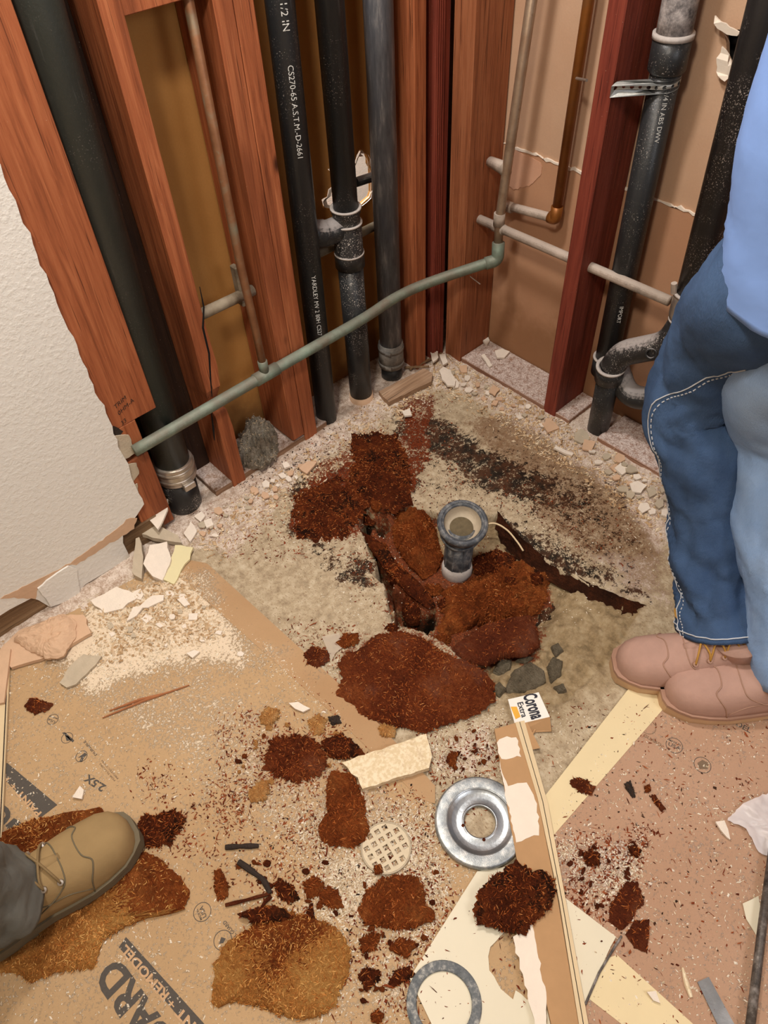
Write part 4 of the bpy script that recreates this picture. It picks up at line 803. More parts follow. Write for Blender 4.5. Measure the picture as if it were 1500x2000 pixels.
small = [([(418, 1700), (430, 1695), (445, 1725), (446, 1750), (425, 1760), (418, 1735)], 'rust', 'narrow rust flake near the dark twigs'),
 ([(532, 1725), (548, 1715), (575, 1732), (586, 1755), (565, 1765), (540, 1750)], 'rust_dark', 'rust flake beside the black twig, above the big orange slab'),
 ([(592, 1725), (612, 1708), (630, 1715), (632, 1745), (600, 1755)], 'rust', 'rust flake above the big orange slab, second from the twig'),
 ([(622, 1745), (640, 1728), (660, 1745), (672, 1770), (650, 1775), (625, 1765)], 'rust', 'rust flake between the big orange slab and the oval slab'),
 ([(596, 1768), (610, 1762), (614, 1790), (600, 1796)], 'rust_dark', 'small rust crumb on the rear edge of the big orange slab'),
 ([(1113, 1530), (1120, 1518), (1148, 1522), (1165, 1540), (1155, 1555), (1130, 1545)], 'rust_red', 'furry rust crumb on the cream tape right of the gypsum strip'),
 ([(1140, 1668), (1155, 1658), (1172, 1665), (1172, 1690), (1150, 1690), (1140, 1682)], 'rust_dark', 'rust crumb in the white dust right of the gypsum strip'),
 ([(1226, 1652), (1240, 1646), (1254, 1660), (1248, 1676), (1232, 1670)], 'rust_dark', 'rust crumb at the right end of the white dust patch'),
 ([(700, 1835), (725, 1820), (745, 1825), (735, 1855), (705, 1862)], 'rust', 'rust crumb beneath the oval slab, left one'),
 ([(760, 1850), (780, 1830), (806, 1834), (815, 1850), (795, 1870), (770, 1862)], 'rust', 'rust crumb beneath the oval slab, right one'),
 ([(698, 1905), (715, 1888), (742, 1895), (742, 1915), (715, 1938)], 'rust_dark', 'rust crumb right of the big orange slab'),
 ([(756, 1920), (770, 1895), (800, 1885), (815, 1905), (790, 1918), (765, 1930)], 'rust_dark', 'rust crumb touching the vinyl offcut corner'),
 ([(722, 1982), (738, 1968), (752, 1980), (745, 2000), (726, 1996)], 'rust', 'rust crumb at the bottom edge left of the grey gasket ring'),
 ([(872, 1478), (882, 1465), (895, 1470), (890, 1494), (876, 1496)], 'rust', 'rust crumb right of the cream board piece'),
 ([(505, 1400), (520, 1378), (545, 1385), (545, 1400), (525, 1420), (510, 1412)], 'peach', 'peach crumb on the left board, above the dusty rust clump'),
 ([(480, 1555), (500, 1525), (525, 1522), (528, 1545), (515, 1568), (492, 1566)], 'peach', 'bright peach crumb below the dusty rust clump'),
 ([(600, 1410), (620, 1392), (640, 1405), (632, 1430), (610, 1436)], 'peach', 'peach crumb beside the brown tape'),
 ([(735, 1420), (750, 1410), (775, 1422), (770, 1440), (745, 1438)], 'peach', 'peach crumb under the tip of the largest rust slab'),
 ([(592, 1275), (610, 1262), (640, 1270), (645, 1288), (620, 1302), (600, 1296)], 'rust_red', 'greyish rust crumb left of the largest rust slab'),
 ([(655, 1255), (670, 1236), (700, 1236), (698, 1255), (672, 1266)], 'rust', 'orange rust crumb on the clear tape scrap'),
 ([(730, 1690), (745, 1686), (748, 1705), (732, 1708)], 'rust', 'small rust crumb on the round grate'),
 ([(640, 1400), (660, 1396), (668, 1412), (648, 1416)], 'char', 'black crumb lying on the brown tape'),
 ([(460, 1785), (500, 1770), (540, 1770), (575, 1790), (540, 1800), (490, 1800)], 'rust_dark', 'dark rust lump on the rear corner of the big orange slab'),
 ([(1218, 1530), (1232, 1522), (1242, 1555), (1236, 1560), (1226, 1545)], 'char', 'charred black flake on the right board'),
 ([(1258, 1535), (1270, 1530), (1272, 1544), (1262, 1548)], 'rust', 'little orange crumb beside the charred flake'),
 ([(1270, 1555), (1280, 1550), (1300, 1578), (1292, 1584)], 'rust_red', 'thin red crumb below the charred flake'),
 ([(45, 1378), (60, 1362), (105, 1372), (90, 1388), (65, 1392)], 'rust_red', 'brown bark crumb above the circular printed marks on the left board')]
for i, (px, mt, lb) in enumerate(small):
    zz = {20: .008, 22: .016}.get(i, .0038 if i != 18 and i != 19 else .003)
    piece('rotted_board_crumb', lb, px, zz, .008 if mt != 'char' else .005, mt, 60+i, 'f_orange' if mt == 'peach' else ('f_dark' if mt == 'char' else 'f_rust'), 26000 if mt != 'peach' else 9000, n=64, rings=8, amp=.6, edge=.2, cat='crumb')
for i, (u, v_, r0, lb) in enumerate([(742, 1072, 16, 'crumbled clump on the upper end of the long split sliver'), (772, 1128, 14, 'crumbled clump on the edge of the long split sliver'), (846, 1150, 17, 'crumbled clump between the rounded lump and the drain base'), (868, 1178, 15, 'crumbled clump at the left tip of the broad rotted mass'),
   (905, 1222, 18, 'crumbled clump between the broad mass and the reddish plank'), (800, 1232, 18, 'crumbled clump at the front lip of the dark crack'), (862, 1248, 20, 'crumbled clump behind the largest rust slab'), (1000, 1140, 20, 'clump on the right half of the broad rotted mass'), (955, 1165, 16, 'clump on the middle of the broad rotted mass'),
   (722, 1012, 15, 'clump at the rear end of the pit crack'), (735, 985, 14, 'clump where the flat patch meets the rear mass'), (1048, 1128, 16, 'clump at the right tip of the broad rotted mass'), (910, 1150, 14, 'clump in front of the pale drain base ring'), (765, 1226, 14, 'clump just left of the dark crack mouth')]):
    rq = random.Random(400+i); px = [(u+r0*rq.uniform(.7, 1.25)*math.cos(q_), v_+r0*.75*rq.uniform(.7, 1.25)*math.sin(q_)) for q_ in np.arange(0, 6.28, .8)]
    p0 = F(u, v_, -.02); piece('rotted_board_clump', lb, px, max(floor_z(p0.x, p0.y), -.045 if i != 7 and i != 8 and i != 11 else -.024)-.002, .018, 'rust_dark' if i % 2 else 'rust', 420+i, n=64, rings=9, amp=.55, edge=.16, flat=2.5, dens=26000)
# exposed dark torn lip of the board right of the pit
lipg = G(); lp = [(972, 1000), (1000, 1032), (1040, 1070), (1090, 1102), (1150, 1138), (1210, 1165), (1265, 1184)]
v = []; f = []; rnd = random.Random(8); LP = [Vector(p) for p in catmull([F(*p) for p in lp], 8)]
for i, p in enumerate(LP):
    t = i/(len(LP)-1); dpt = .05*(1-t*.85)*min(1, t*8+.35); off = Vector((-.68, .73, 0))*0
    for k_ in range(7): v.append((p.x-.004*k_-.012*(k_/6)**2+rnd.gauss(0, .0012), p.y-.003*k_-.008*(k_/6)**2+rnd.gauss(0, .0012), .002-dpt*k_/6+rnd.gauss(0, .0008)))
for i in range(len(LP)-1):
    for k_ in range(6): f.append((i*7+k_, i*7+k_+1, i*7+8+k_, i*7+7+k_))
lipg.add(v, f); struct('torn_board_lip', lipg, rust('dark_torn_lip', C(36, 20, 12), C(70, 38, 22), C(112, 60, 34)), floor)

# broken concrete in the pit
for i, (px, lb) in enumerate([([(985, 1350), (1000, 1310), (1035, 1290), (1064, 1305), (1066, 1330), (1040, 1348), (1005, 1354)], 'largest broken concrete chunk above the printed carton scrap'),
 ([(962, 1310), (975, 1285), (1000, 1288), (998, 1310), (975, 1320)], 'grey concrete chunk at the tip of the reddish plank'), ([(1005, 1290), (1020, 1282), (1042, 1284), (1030, 1298)], 'small concrete chunk behind the largest chunk'),
 ([(1068, 1300), (1080, 1280), (1100, 1290), (1096, 1320), (1075, 1335)], 'angular concrete chunk right of the largest chunk'), ([(1075, 1262), (1090, 1255), (1102, 1272), (1085, 1285)], 'small concrete chunk right of the reddish plank'),
 ([(960, 1345), (975, 1330), (990, 1345), (975, 1362)], 'concrete chunk at the right tip of the largest rust slab'), ([(1080, 1340), (1100, 1335), (1108, 1350), (1090, 1356)], 'flat concrete crumb nearest the printed carton scrap on its right')]):
    p0 = F(*px[0]); piece('concrete_chunk', lb, px, floor_z(p0.x, p0.y)-.002, .016, 'concrete', 100+i, dens=0, n=40, rings=6, amp=.15, edge=.05, flat=7, cat='concrete chunk')

# ------------------------------------------------------------------ metal and plastic fittings on the floor
fc = F(937, 1606, .006); r_ = thing('drain_flange', 'round dished zinc drain flange with a centre hole, beside the gypsum strip', 'flange', (fc.x, fc.y, .004))
fl_r = (F(845, 1605)-F(1030, 1605)).length/2
R0 = .088
def crease(pr, e=.00035):
    out = []; n = len(pr)
    for k_ in range(n):
        p = np.array(pr[k_]); a_ = np.array(pr[k_-1])-p; b_ = np.array(pr[(k_+1) % n])-p; la, lb = np.linalg.norm(a_), np.linalg.norm(b_)
        out += [tuple(p+a_/la*min(e, la*.3)), tuple(p+b_/lb*min(e, lb*.3))]
    return out
part(r_, 'dish', lathe((fc.x, fc.y, .004), (.02, .0, 1), crease([(R0*.34, .0), (R0*.345, .0062), (R0*.37, .0072), (R0*.40, .0058), (R0*.52, .0052), (R0*.62, .0062), (R0*.70, .0092), (R0*.725, .0115), (R0*.73, .0105), (R0*.70, .0080), (R0*.55, .0038), (R0*.4, .0036), (R0*.36, .001)]), 80, closed=True), M['zinc'], True, 'shiny dished centre')
part(r_, 'rim', lathe((fc.x, fc.y, .004), (.02, 0, 1), crease([(R0*.72, .0112), (R0*.74, .0122), (R0*.955, .0122), (R0*.985, .0104), (R0, .0075), (R0, .0), (R0*.985, .0), (R0*.97, .0085), (R0*.74, .0100), (R0*.72, .0095)]), 80, closed=True), M['zinc_rim'], True, 'flat speckled rim')
for an in (2.6, 4.1):
    part(r_, 'rust_stain_lug', lathe((fc.x+math.cos(an)*.034, fc.y+math.sin(an)*.034, .008), (0, 0, 1), [(0, .004), (.003, .004), (.004, 0)], 12), M['rust_red'], True)
# embossed arc pads on the rim
for an in (1.75, 1.95, 3.0):
    pp = [(math.cos(an+t)*R0*rr_, math.sin(an+t)*R0*rr_) for t, rr_ in ((-.09, .78), (.09, .78), (.09, .92), (-.09, .92))]
    part(r_, 'embossed_pad', slab([(fc.x+x, fc.y+y) for x, y in pp], .015, .0162), M['zinc_rim'])
gc = F(754, 1656, .006); r_g = .0485; holes = []
gdir = math.atan2(F(803, 1640).y-F(705, 1660).y, F(803, 1640).x-F(705, 1660).x)+.35
for i in range(-2, 3):
    for j in range(-2, 3):
        if abs(i) == 2 and abs(j) == 2: continue
        x, y = i*.0165, j*.0165; c_, s_ = math.cos(gdir), math.sin(gdir); h_ = .0049
        holes.append([(gc.x+c_*(x+a)-s_*(y+b), gc.y+s_*(x+a)+c_*(y+b)) for a, b in ((-h_, -h_), (h_, -h_), (h_, h_), (-h_, h_))])
r_ = thing('drain_grate', 'round cream drain grate with square holes, half under a rust piece', 'grate', (gc.x, gc.y, .004))
part(r_, 'grid_plate', slab(circ(gc.x, gc.y, r_g-.001, 56), .005, .0085, holes), simple('grate_cream_metal', C(190, 176, 150), .55, .3, .16, 80)); part(r_, 'rim', ringband((gc.x, gc.y, .004), (0, 0, 1), r_g-.003, r_g, 0, .0055, 56), M['f_grate'], True)
rc = F(867, 1960, .005); one('gasket_ring', lathe((rc.x, rc.y, .0052), (0, 0, 1), [(.047, 0), (.0465, .004), (.049, .006), (.061, .006), (.0635, .004), (.0635, 0)], 64, closed=True), M['rubber'], 'flat grey speckled gasket ring on the cream vinyl at the bottom edge', 'ring', smooth=True)
# cream vinyl with a round cut
vp = FP([(932, 1702), (1010, 1690), (1092, 1745), (1203, 1830), (1192, 1850), (1140, 1965), (1120, 2080), (900, 2120), (800, 1910)], .005)
hcn = F(1015, 1885, .005); hol = []
for t in range(26):
    an = t/25*math.pi*1.1+1.75; hol.append((hcn.x+.062*math.cos(an), hcn.y+.062*math.sin(an)))
hol += FP([(1062, 1935), (1045, 1925), (1030, 1950), (1010, 1935), (1004, 1955)], .005)
hol = rough(FP([(952, 1868), (958, 1850), (985, 1820), (1030, 1800), (1062, 1800), (1075, 1860), (1085, 1930), (1062, 1922), (1030, 1952), (1006, 1934), (1002, 1952), (978, 1932), (958, 1895)], .005), .01, .0006, 2)
r_ = one('vinyl_offcut', slab(vp, .0042, .0062, [hol]), M['vinyl'], 'cream vinyl flooring offcut with a rough round cutout, under the gypsum strip', 'flooring offcut')
part(r_, 'dark_edge', tube([F(1214, 1828, .007), F(1200, 1850, .007), F(1170, 1900, .007), F(1143, 1962, .007)], .002, 8), M['pole'], False, 'black broken edge')
# gypsum strip with torn paper lying over everything
def onstrip(px, z): return FP(px, z)
ztr = .017
r_ = thing('gypsum_strip', 'long narrow drywall strip with torn paper face running down to the bottom edge', 'drywall strip', (F(1020, 1650).x, F(1020, 1650).y, 0))
part(r_, 'core', slab(FP([(966, 1424), (1006, 1412), (1050, 1560), (1090, 1760), (1140, 2060), (1090, 2060), (1032, 1800), (995, 1600)], ztr), .007, ztr), M['card_brown'])
part(r_, 'edge_strip', slab(FP([(1006, 1412), (1024, 1408), (1070, 1570), (1105, 1760), (1160, 2060), (1140, 2060), (1092, 1760), (1050, 1560)], ztr), .007, ztr+.002), M['cream_edge'], False, 'cream grooved edge')
part(r_, 'edge_groove', tube([F(1015, 1410, ztr+.002), F(1060, 1565, ztr+.002), F(1098, 1760, ztr+.002), F(1150, 2060, ztr+.002)], .0007, 6), M['char'])
for px in ([(970, 1450), (990, 1438), (1008, 1440), (1018, 1478), (980, 1482), (972, 1470)], [(975, 1485), (980, 1500), (992, 1535), (1030, 1528), (1048, 1570), (1052, 1630), (1010, 1645), (1002, 1620), (990, 1570)],
           [(1002, 1830), (1040, 1800), (1046, 1830), (1050, 1860), (1066, 1950), (1070, 2060), (1060, 2060)]):
    part(r_, 'paper_patch', slab(rough(FP(px, ztr+.0006), .008, .0015, len(px)), ztr, ztr+.0009), M['torn_white'], False, 'torn white paper')
# cream board block
g = slab(rough(FP([(668, 1490), (700, 1478), (832, 1434), (842, 1478), (838, 1500), (710, 1540), (698, 1520)], .018), .012, .0012, 3), .005, .02)
one('board_offcut', g, M['cream_slab'], 'cream fibreboard piece lying across the brown tape, left of the zinc flange', 'board offcut')
# printed carton scrap
cz = .02; A_ = F(992, 1366, .012); B_ = F(1052, 1352, .03); C__ = F(1074, 1400, .03); D_ = F(1006, 1416, .012)
r_ = thing('carton_scrap', 'torn white beverage carton scrap printed with dark lettering, at the pit front', 'carton', (D_.x, D_.y, .004))
nrm = (B_-A_).cross(D_-A_).normalized(); nrm = nrm if nrm.z > 0 else -nrm
def quad(a, b, c_, d_, t): return G().add([a, b, c_, d_, a-nrm*t, b-nrm*t, c_-nrm*t, d_-nrm*t], [(0, 1, 2, 3), (7, 6, 5, 4), (0, 4, 5, 1), (1, 5, 6, 2), (2, 6, 7, 3), (3, 7, 4, 0)])
pp_ = part(r_, 'printed_panel', quad(A_, B_, C__, D_, .0012), M['card_white'])
part(r_, 'side_panel', quad(D_, C__, C__+Vector((-.012, -.018, -.024)), D_+Vector((-.008, -.012, -.01)), .0012), M['card_brown'], False, 'brown inner side')
def cpt(s, t, k=.0006): return A_+(B_-A_)*s+(D_-A_)*t+((C__-B_)-(D_-A_))*s*t+nrm*k
g = text_mesh('Corona', 1, lambda x, y: (x, y, 0), bold=.03); mw = max(v[0] for v in g.v); g.v = [tuple(cpt(.50+v[1]/.75*.44, -.02+v[0]/mw*.98)) for v in g.v]; part(pp_, 'lettering', g, M['navy'])
g = text_mesh('Extra', 1, lambda x, y: (x, y, 0), bold=.015); mw = max(v[0] for v in g.v); g.v = [tuple(cpt(.25+v[1]/.75*.19, .2+v[0]/mw*.6)) for v in g.v]; part(pp_, 'lettering', g, M['navy'])
part(pp_, 'printed_emblem', quad(cpt(.02, .3), cpt(.2, .35), cpt(.22, .75), cpt(.06, .8), .0002), M['gold'], False, 'gold crest fragment')
part(r_, 'flap', quad(D_+Vector((-.004, -.004, .0)), D_+(C__-D_)*.35, D_+(C__-D_)*.45+Vector((-.03, -.05, -.004)), D_+Vector((-.03, -.05, 0)), .001), M['card_brown'], False, 'brown folded flap')
for i, (pa, pb) in enumerate((((1045, 1425), (1030, 1450)), ((1020, 1432), (1032, 1460)))):
    one('splinter', tube([F(*pa, .006), F(*pb, .006)], [.003, .001], 6), M['card_brown'], ['brown wooden splinter leaning right of the gypsum strip end', 'short brown splinter tight against the gypsum strip end'][i], 'splinter')
# twigs, sticks
for i, (pts, rad, lb) in enumerate([([(440, 1655), (470, 1653), (505, 1652)], .0048, 'straight dark twig above the other twigs on the left board'), ([(466, 1683), (490, 1700), (515, 1720), (528, 1745)], .0055, 'knotty black twig pointing at the rust flakes'),
   ([(440, 1768), (480, 1758), (528, 1745)], .0032, 'thin brown twig lying below the black twig'), ([(530, 1750), (515, 1765), (508, 1790)], .0035, 'curved brown twig hooking down to the orange slab')]):
    one('twig', tube(catmull([F(*p, .008) for p in pts], 6), [rad, rad*1.15, rad*.8, rad*1.1, rad*.8], 9), M['char'] if i < 2 else M['rust_red'], lb, 'twig')
for i, (a, b, rad) in enumerate([((200, 1402), (370, 1338), .0022), ((214, 1388), (330, 1352), .0026)]):
    one('splinter', tube([F(*a, .006), F((a[0]+b[0])/2, (a[1]+b[1])/2-3, .006), F(*b, .006)], [rad*.7, rad*1.5, rad*.7], 6), M['splinter'], ['long thin reddish splinter on the left board, front one', 'long reddish splinter on the left board, rear one'][i], 'splinter')
# ------------------------------------------------------------------ broken plaster pieces along the walls
def plate(name, label, px, z, t, mt, seed=0, tilt=0.0, cat='plaster piece', group=None, tdir=(0, 1)):
    P = rough(FP(px, z), .014, .0012, seed); c_ = np.mean(np.array(P), 0)
    g = slab(P, z, z+t); g.v = [(x, y, q_+tilt*((x-c_[0])*tdir[0]+(y-c_[1])*tdir[1])+abs(tilt)*.02) for x, y, q_ in g.v]
    return one(name, g, M[mt] if isinstance(mt, str) else mt, label, cat, group)
piece('plaster_piece', 'large crumpled tan drywall paper chunk under the left wall', [(20, 1245), (60, 1215), (120, 1196), (145, 1205), (146, 1235), (120, 1280), (90, 1284), (40, 1258)], .014, .03, 'gypsum_tan', 501, dens=0, n=60, rings=12, amp=.14, edge=.05, flat=3, cat='plaster piece')
plate('plaster_piece', 'flat tan drywall layer beneath the crumpled chunk at left', [(0, 1275), (40, 1235), (140, 1205), (165, 1205), (180, 1240), (110, 1282), (25, 1308)], .006, .01, 'gypsum_tan', 2)
plate('plaster_piece', 'grey dusty shard lying alone on the left board', [(118, 1336), (140, 1300), (165, 1280), (200, 1284), (190, 1300), (150, 1338), (132, 1345)], .005, .006, 'grey_shard', 3)
plate('plaster_piece', 'narrow grey plaster sliver leaning at the drywall corner', [(262, 1126), (276, 1075), (284, 1072), (285, 1100), (278, 1134), (265, 1130)], .008, .02, 'grey_shard', 4, .5)
plate('plaster_piece', 'six sided pale plaster plate at the head of the brown tape', [(286, 1112), (300, 1082), (330, 1072), (338, 1098), (318, 1134), (300, 1130)], .012, .012, 'gypsum', 5, .35)
plate('plaster_piece', 'pale yellow painted flap at the head of the brown tape', [(325, 1120), (338, 1092), (345, 1072), (378, 1074), (372, 1095), (355, 1115), (340, 1142), (318, 1134)], .006, .006, 'pale_yellow', 6, .15)
plate('plaster_piece', 'dark grey torn plaster wedge behind the pale plates', [(280, 1058), (310, 1040), (350, 1050), (355, 1062), (325, 1062)], .012, .014, 'grey_shard', 7, .4)
plate('plaster_piece', 'pointed white plaster flap under the first stud', [(272, 1005), (300, 1000), (332, 985), (330, 1000), (308, 1032)], .06, .006, 'gypsum', 8, .5)
for i, (px, lb) in enumerate([([(180, 1178), (230, 1150), (275, 1165), (240, 1190), (205, 1200)], 'white plaster flakes heaped right of the tan chunk'), ([(248, 1216), (262, 1190), (285, 1184), (268, 1205)], 'narrow dark edged plaster shard on the white dust'),
   ([(270, 1190), (300, 1165), (320, 1165), (320, 1175), (290, 1190)], 'grey plaster plate on the white dust near the brown tape'), ([(348, 1175), (360, 1168), (372, 1182), (362, 1186)], 'small plaster plate by the left edge of the brown tape'), ([(366, 1280), (380, 1273), (392, 1276), (378, 1286)], 'lone white triangular chip on the left board below the dust'),
   ([(145, 1560), (158, 1538), (166, 1545), (162, 1560)], 'white plaster chip between the printed letters and the boot'), ([(565, 1378), (585, 1372), (606, 1385), (592, 1393)], 'white paper scrap beside the brown tape, above the rust clump'),
   ([(1395, 1608), (1412, 1605), (1425, 1640), (1418, 1638)], 'sharp white triangular chip left of the plastic sheet'), ([(1262, 1940), (1278, 1937), (1288, 1960), (1275, 1955)], 'white chip at the lower right on the board'),
   ([(380, 1012), (395, 1002), (402, 1010), (392, 1022)], 'white plaster chip in front of the thick dark pipe stub, left one'), ([(400, 1022), (414, 1015), (418, 1028), (404, 1034)], 'white plaster chip in front of the thick dark pipe stub, right one'),
   ([(360, 1045), (375, 1022), (385, 1040), (372, 1060)], 'pale plaster chunk at the foot of the first stud')]):
    plate('plaster_chip', lb, px, .005, .005, 'gypsum', 30+i, .1, cat='plaster chip')
for i, (px, z, lb) in enumerate([([(858, 730), (866, 722), (880, 728), (890, 745), (888, 756), (874, 755), (864, 745)], .012, 'white oval plaster chip in front of the corner'), ([(940, 665), (948, 655), (956, 668), (950, 676)], .02, 'white chip at the foot of the corner stud'),
   ([(966, 690), (980, 686), (996, 690), (985, 700), (970, 702)], .02, 'white chip lying mid bay on the dusty right plate'), ([(940, 700), (946, 696), (962, 716), (955, 720)], .02, 'slim white chip on the front of the dusty right plate'),
   ([(840, 690), (852, 686), (858, 702), (846, 710)], .02, 'white chunk in the very corner, left one'), ([(858, 698), (870, 696), (874, 710), (866, 716)], .015, 'white chunk in the very corner, right one'),
   ([(1080, 880), (1085, 876), (1120, 888), (1116, 893)], .005, 'white stick shaped chip near the stained right floor'), ([(1198, 918), (1212, 908), (1228, 920), (1215, 930)], .006, 'bright square chip below the black drop pipe'),
   ([(1195, 852), (1215, 845), (1224, 866), (1198, 880)], .006, 'pinkish flat fragment right of the black drop pipe'), ([(1216, 838), (1232, 834), (1244, 848), (1228, 852)], .006, 'pinkish fragment nearest the jeans by the drop pipe'),
   ([(785, 808), (800, 802), (804, 814), (790, 816)], .006, 'white chip on the dark streak behind the pit'), ([(552, 910), (562, 905), (568, 915), (556, 918)], .012, 'white chip in front of the left bottom plate'),
   ([(584, 918), (602, 905), (620, 905), (600, 928)], .006, 'tan plaster chip in front of the double stud'), ([(1058, 832), (1078, 826), (1092, 838), (1070, 848)], .005, 'tan flat fragment in front of the red stud')]):
    plate('plaster_chip', lb, px, z, .006, 'gypsum' if i not in (8, 9, 12, 13) else 'gypsum_tan', 60+i, .12, cat='plaster chip')
plate('wood_block', 'weathered wood offcut lying before the grey pipe', [(740, 772), (828, 727), (845, 738), (842, 752), (760, 793)], .004, .016, wood('weathered_block', C(120, 92, 70), C(168, 136, 108), C(192, 164, 136), 0), 3, cat='wood offcut')
for i, (a, b, lb) in enumerate([((790, 718), (838, 716), 'thin splinter leaning near the corner, lower'), ((800, 722), (862, 690), 'thin splinter leaning in the corner, upper')]):
    one('splinter', tube([F(*a, .012), F(*b, .022)], .004, 6), M['old_plank'], lb, 'splinter')
r_ = piece('insulation_clump', 'grey clump of mineral wool on the left bottom plate between studs', [(462, 870), (470, 840), (500, 820), (530, 825), (540, 850), (535, 880), (510, 900), (485, 900), (468, 890)], .02, .065, 'wool', 200, 'f_tan', 16000, n=90, rings=16, amp=.5, edge=.12, flat=2.5, cat='insulation')
rf = random.Random(77)
def fragments(n, polypx, lab, cat, grp, mts, smin, smax, t, name):
    P = np.array(polypx, float); k = 0; px_ = []
    for _try in range(3000):
        if k >= n: break
        u, v_ = rf.uniform(P[:, 0].min(), P[:, 0].max()), rf.uniform(P[:, 1].min(), P[:, 1].max())
        if sdist(polypx, np.array([u]), np.array([v_]))[0] > 0 or any(abs(u-a)+abs(v_-b) < smax*1.3 for a, b in px_): continue
        px_.append((u, v_)); c_ = F(u, v_)
        if c_.x > -.01 or c_.y > -.01: continue
        r0 = rf.uniform(smin, smax); a0 = rf.uniform(0, 6); m_ = rf.choice((4, 5, 6)); el = rf.uniform(.45, 1)
        poly = [(u+r0*rf.uniform(.7, 1.15)*math.cos(a0+q_*6.283/m_), v_+r0*el*rf.uniform(.7, 1.15)*math.sin(a0+q_*6.283/m_)) for q_ in range(m_)]
        plate(name, lab, poly, floor_z(c_.x, c_.y)+.001 if c_.y > -1 else .0036, t, rf.choice(mts), 300+k, rf.uniform(-.25, .25), cat, grp, (rf.uniform(-1, 1), rf.uniform(-1, 1))); k += 1
fragments(34, [(1130, 850), (1180, 850), (1290, 920), (1310, 1010), (1260, 1000), (1190, 940)], 'pinkish plaster fragment in the rubble between the black drop pipe and the jeans', 'plaster fragment', 'rubble fragments by the right wall', ['gypsum_tan', 'gypsum', 'grey_shard'], 7, 16, .005, 'plaster_fragment')
fragments(22, [(880, 710), (1060, 810), (1110, 850), (1060, 850), (960, 790), (870, 750)], 'small pale fragment in the dust before the dusty right plate', 'plaster fragment', 'fragments before the right plate', ['gypsum_tan', 'gypsum', 'grey_shard'], 5, 11, .004, 'plaster_fragment')
fragments(26, [(390, 1010), (470, 975), (610, 890), (620, 930), (500, 1000), (400, 1060)], 'small pale fragment in the dust before the left bottom plate', 'plaster fragment', 'fragments before the left plate', ['gypsum_tan', 'gypsum', 'grey_shard'], 4, 10, .004, 'plaster_fragment')
fragments(26, [(190, 1180), (360, 1130), (440, 1230), (480, 1290), (330, 1270), (210, 1240)], 'small plaster fragment in the white dust spill on the left board', 'plaster fragment', 'fragments in the white dust spill', ['gypsum', 'gypsum', 'grey_shard'], 4, 12, .004, 'plaster_fragment')
def flakes(n, polypx, lab, grp, mts, smin, smax, seed):
    P = np.array(polypx, float); k = 0
    for _try in range(3000):
        if k >= n: break
        u, v_ = rf.uniform(P[:, 0].min(), P[:, 0].max()), rf.uniform(P[:, 1].min(), P[:, 1].max())
        if sdist(polypx, np.array([u]), np.array([v_]))[0] > 0: continue
        r0 = rf.uniform(smin, smax); a0 = rf.uniform(0, 6); el = rf.uniform(.35, .95); ca, sa = math.cos(a0), math.sin(a0)
        poly = [(u+ca*r0*x-sa*r0*el*y, v_+sa*r0*x+ca*r0*el*y) for x, y in [(rf.uniform(.7, 1.1)*math.cos(q_), rf.uniform(.7, 1.1)*math.sin(q_)) for q_ in np.arange(0, 6.28, .9)]]
        g = chunk(poly, .0037, .005, seed+k, 28, 4, .6, .2, 5); o = one('rotted_board_flake', g, M[rf.choice(mts)], lab, 'flake', grp); k += 1
flakes(46, [(440, 1650), (620, 1680), (720, 1660), (860, 1700), (850, 1900), (700, 1960), (690, 1800), (470, 1720)], 'tiny rust flake among the litter around the oval rust slab', 'rust flakes around the oval slab', ['rust', 'rust_dark'], 5, 11, 900)
flakes(22, [(1100, 1650), (1250, 1640), (1250, 1700), (1170, 1780), (1110, 1720)], 'tiny rust flake in the white dust right of the gypsum strip', 'rust flakes in the white dust', ['rust_red', 'rust_dark'], 4, 9, 1000)
flakes(26, [(510, 1400), (640, 1400), (720, 1430), (720, 1480), (560, 1540), (430, 1500)], 'tiny rust flake around the dusty rust clump', 'rust flakes around the dusty clump', ['rust', 'rust_dark', 'peach'], 4, 9, 1100)
flakes(20, [(850, 1440), (960, 1420), (980, 1490), (860, 1530)], 'tiny rust flake between the cream board piece and the zinc flange', 'rust flakes behind the flange', ['rust_red', 'rust'], 3, 7, 1200)
# frayed paper on the first stud
rnd = np.random.default_rng(5); base = F(318, 985, .05); n_ = 60; pts = np.array([base])+rnd.normal(0, 1, (n_, 3))*np.array([.012, .004, .012])
tag(link('frayed_fibres', slivers(pts, rnd.uniform(.02, .05, n_), np.full(n_, .0012), rnd, tilt=.9), M['cream_edge']), 'pale frayed fibres sticking out beside the thick dark pipe stub', 'fibres', kind='stuff')
# left edge strips, right edge things
def bar3(pts, wd, z, t, mt, label, name, cat):
    g = G(); a, b = Vector(F(*pts[0], z)), Vector(F(*pts[1], z)); d = (b-a).normalized(); s = Vector((-d.y, d.x, 0))*wd/2
    v = [a-s, a+s, b+s, b-s]; v = v+[p+Vector((0, 0, t)) for p in v]
    return one(name, g.add(v, [(3, 2, 1, 0), (4, 5, 6, 7), (0, 1, 5, 4), (1, 2, 6, 5), (2, 3, 7, 6), (3, 0, 4, 7)]), mt, label, cat)
e = bar3([(14, 1275), (-4, 1640)], .018, .008, .006, M['cream_edge'], 'narrow cream drywall strip lying along the left edge of the photo', 'drywall_strip', 'drywall strip')
bar3([(2, 1275), (-12, 1380)], .05, .014, .008, M['gypsum_tan'], 'tan gypsum end piece at the left edge of the photo', 'gypsum_piece', 'plaster piece')
part(e, 'edge_groove', tube([F(16, 1276, .0145), F(-1, 1640, .0145)], .0012, 6), M['char'])
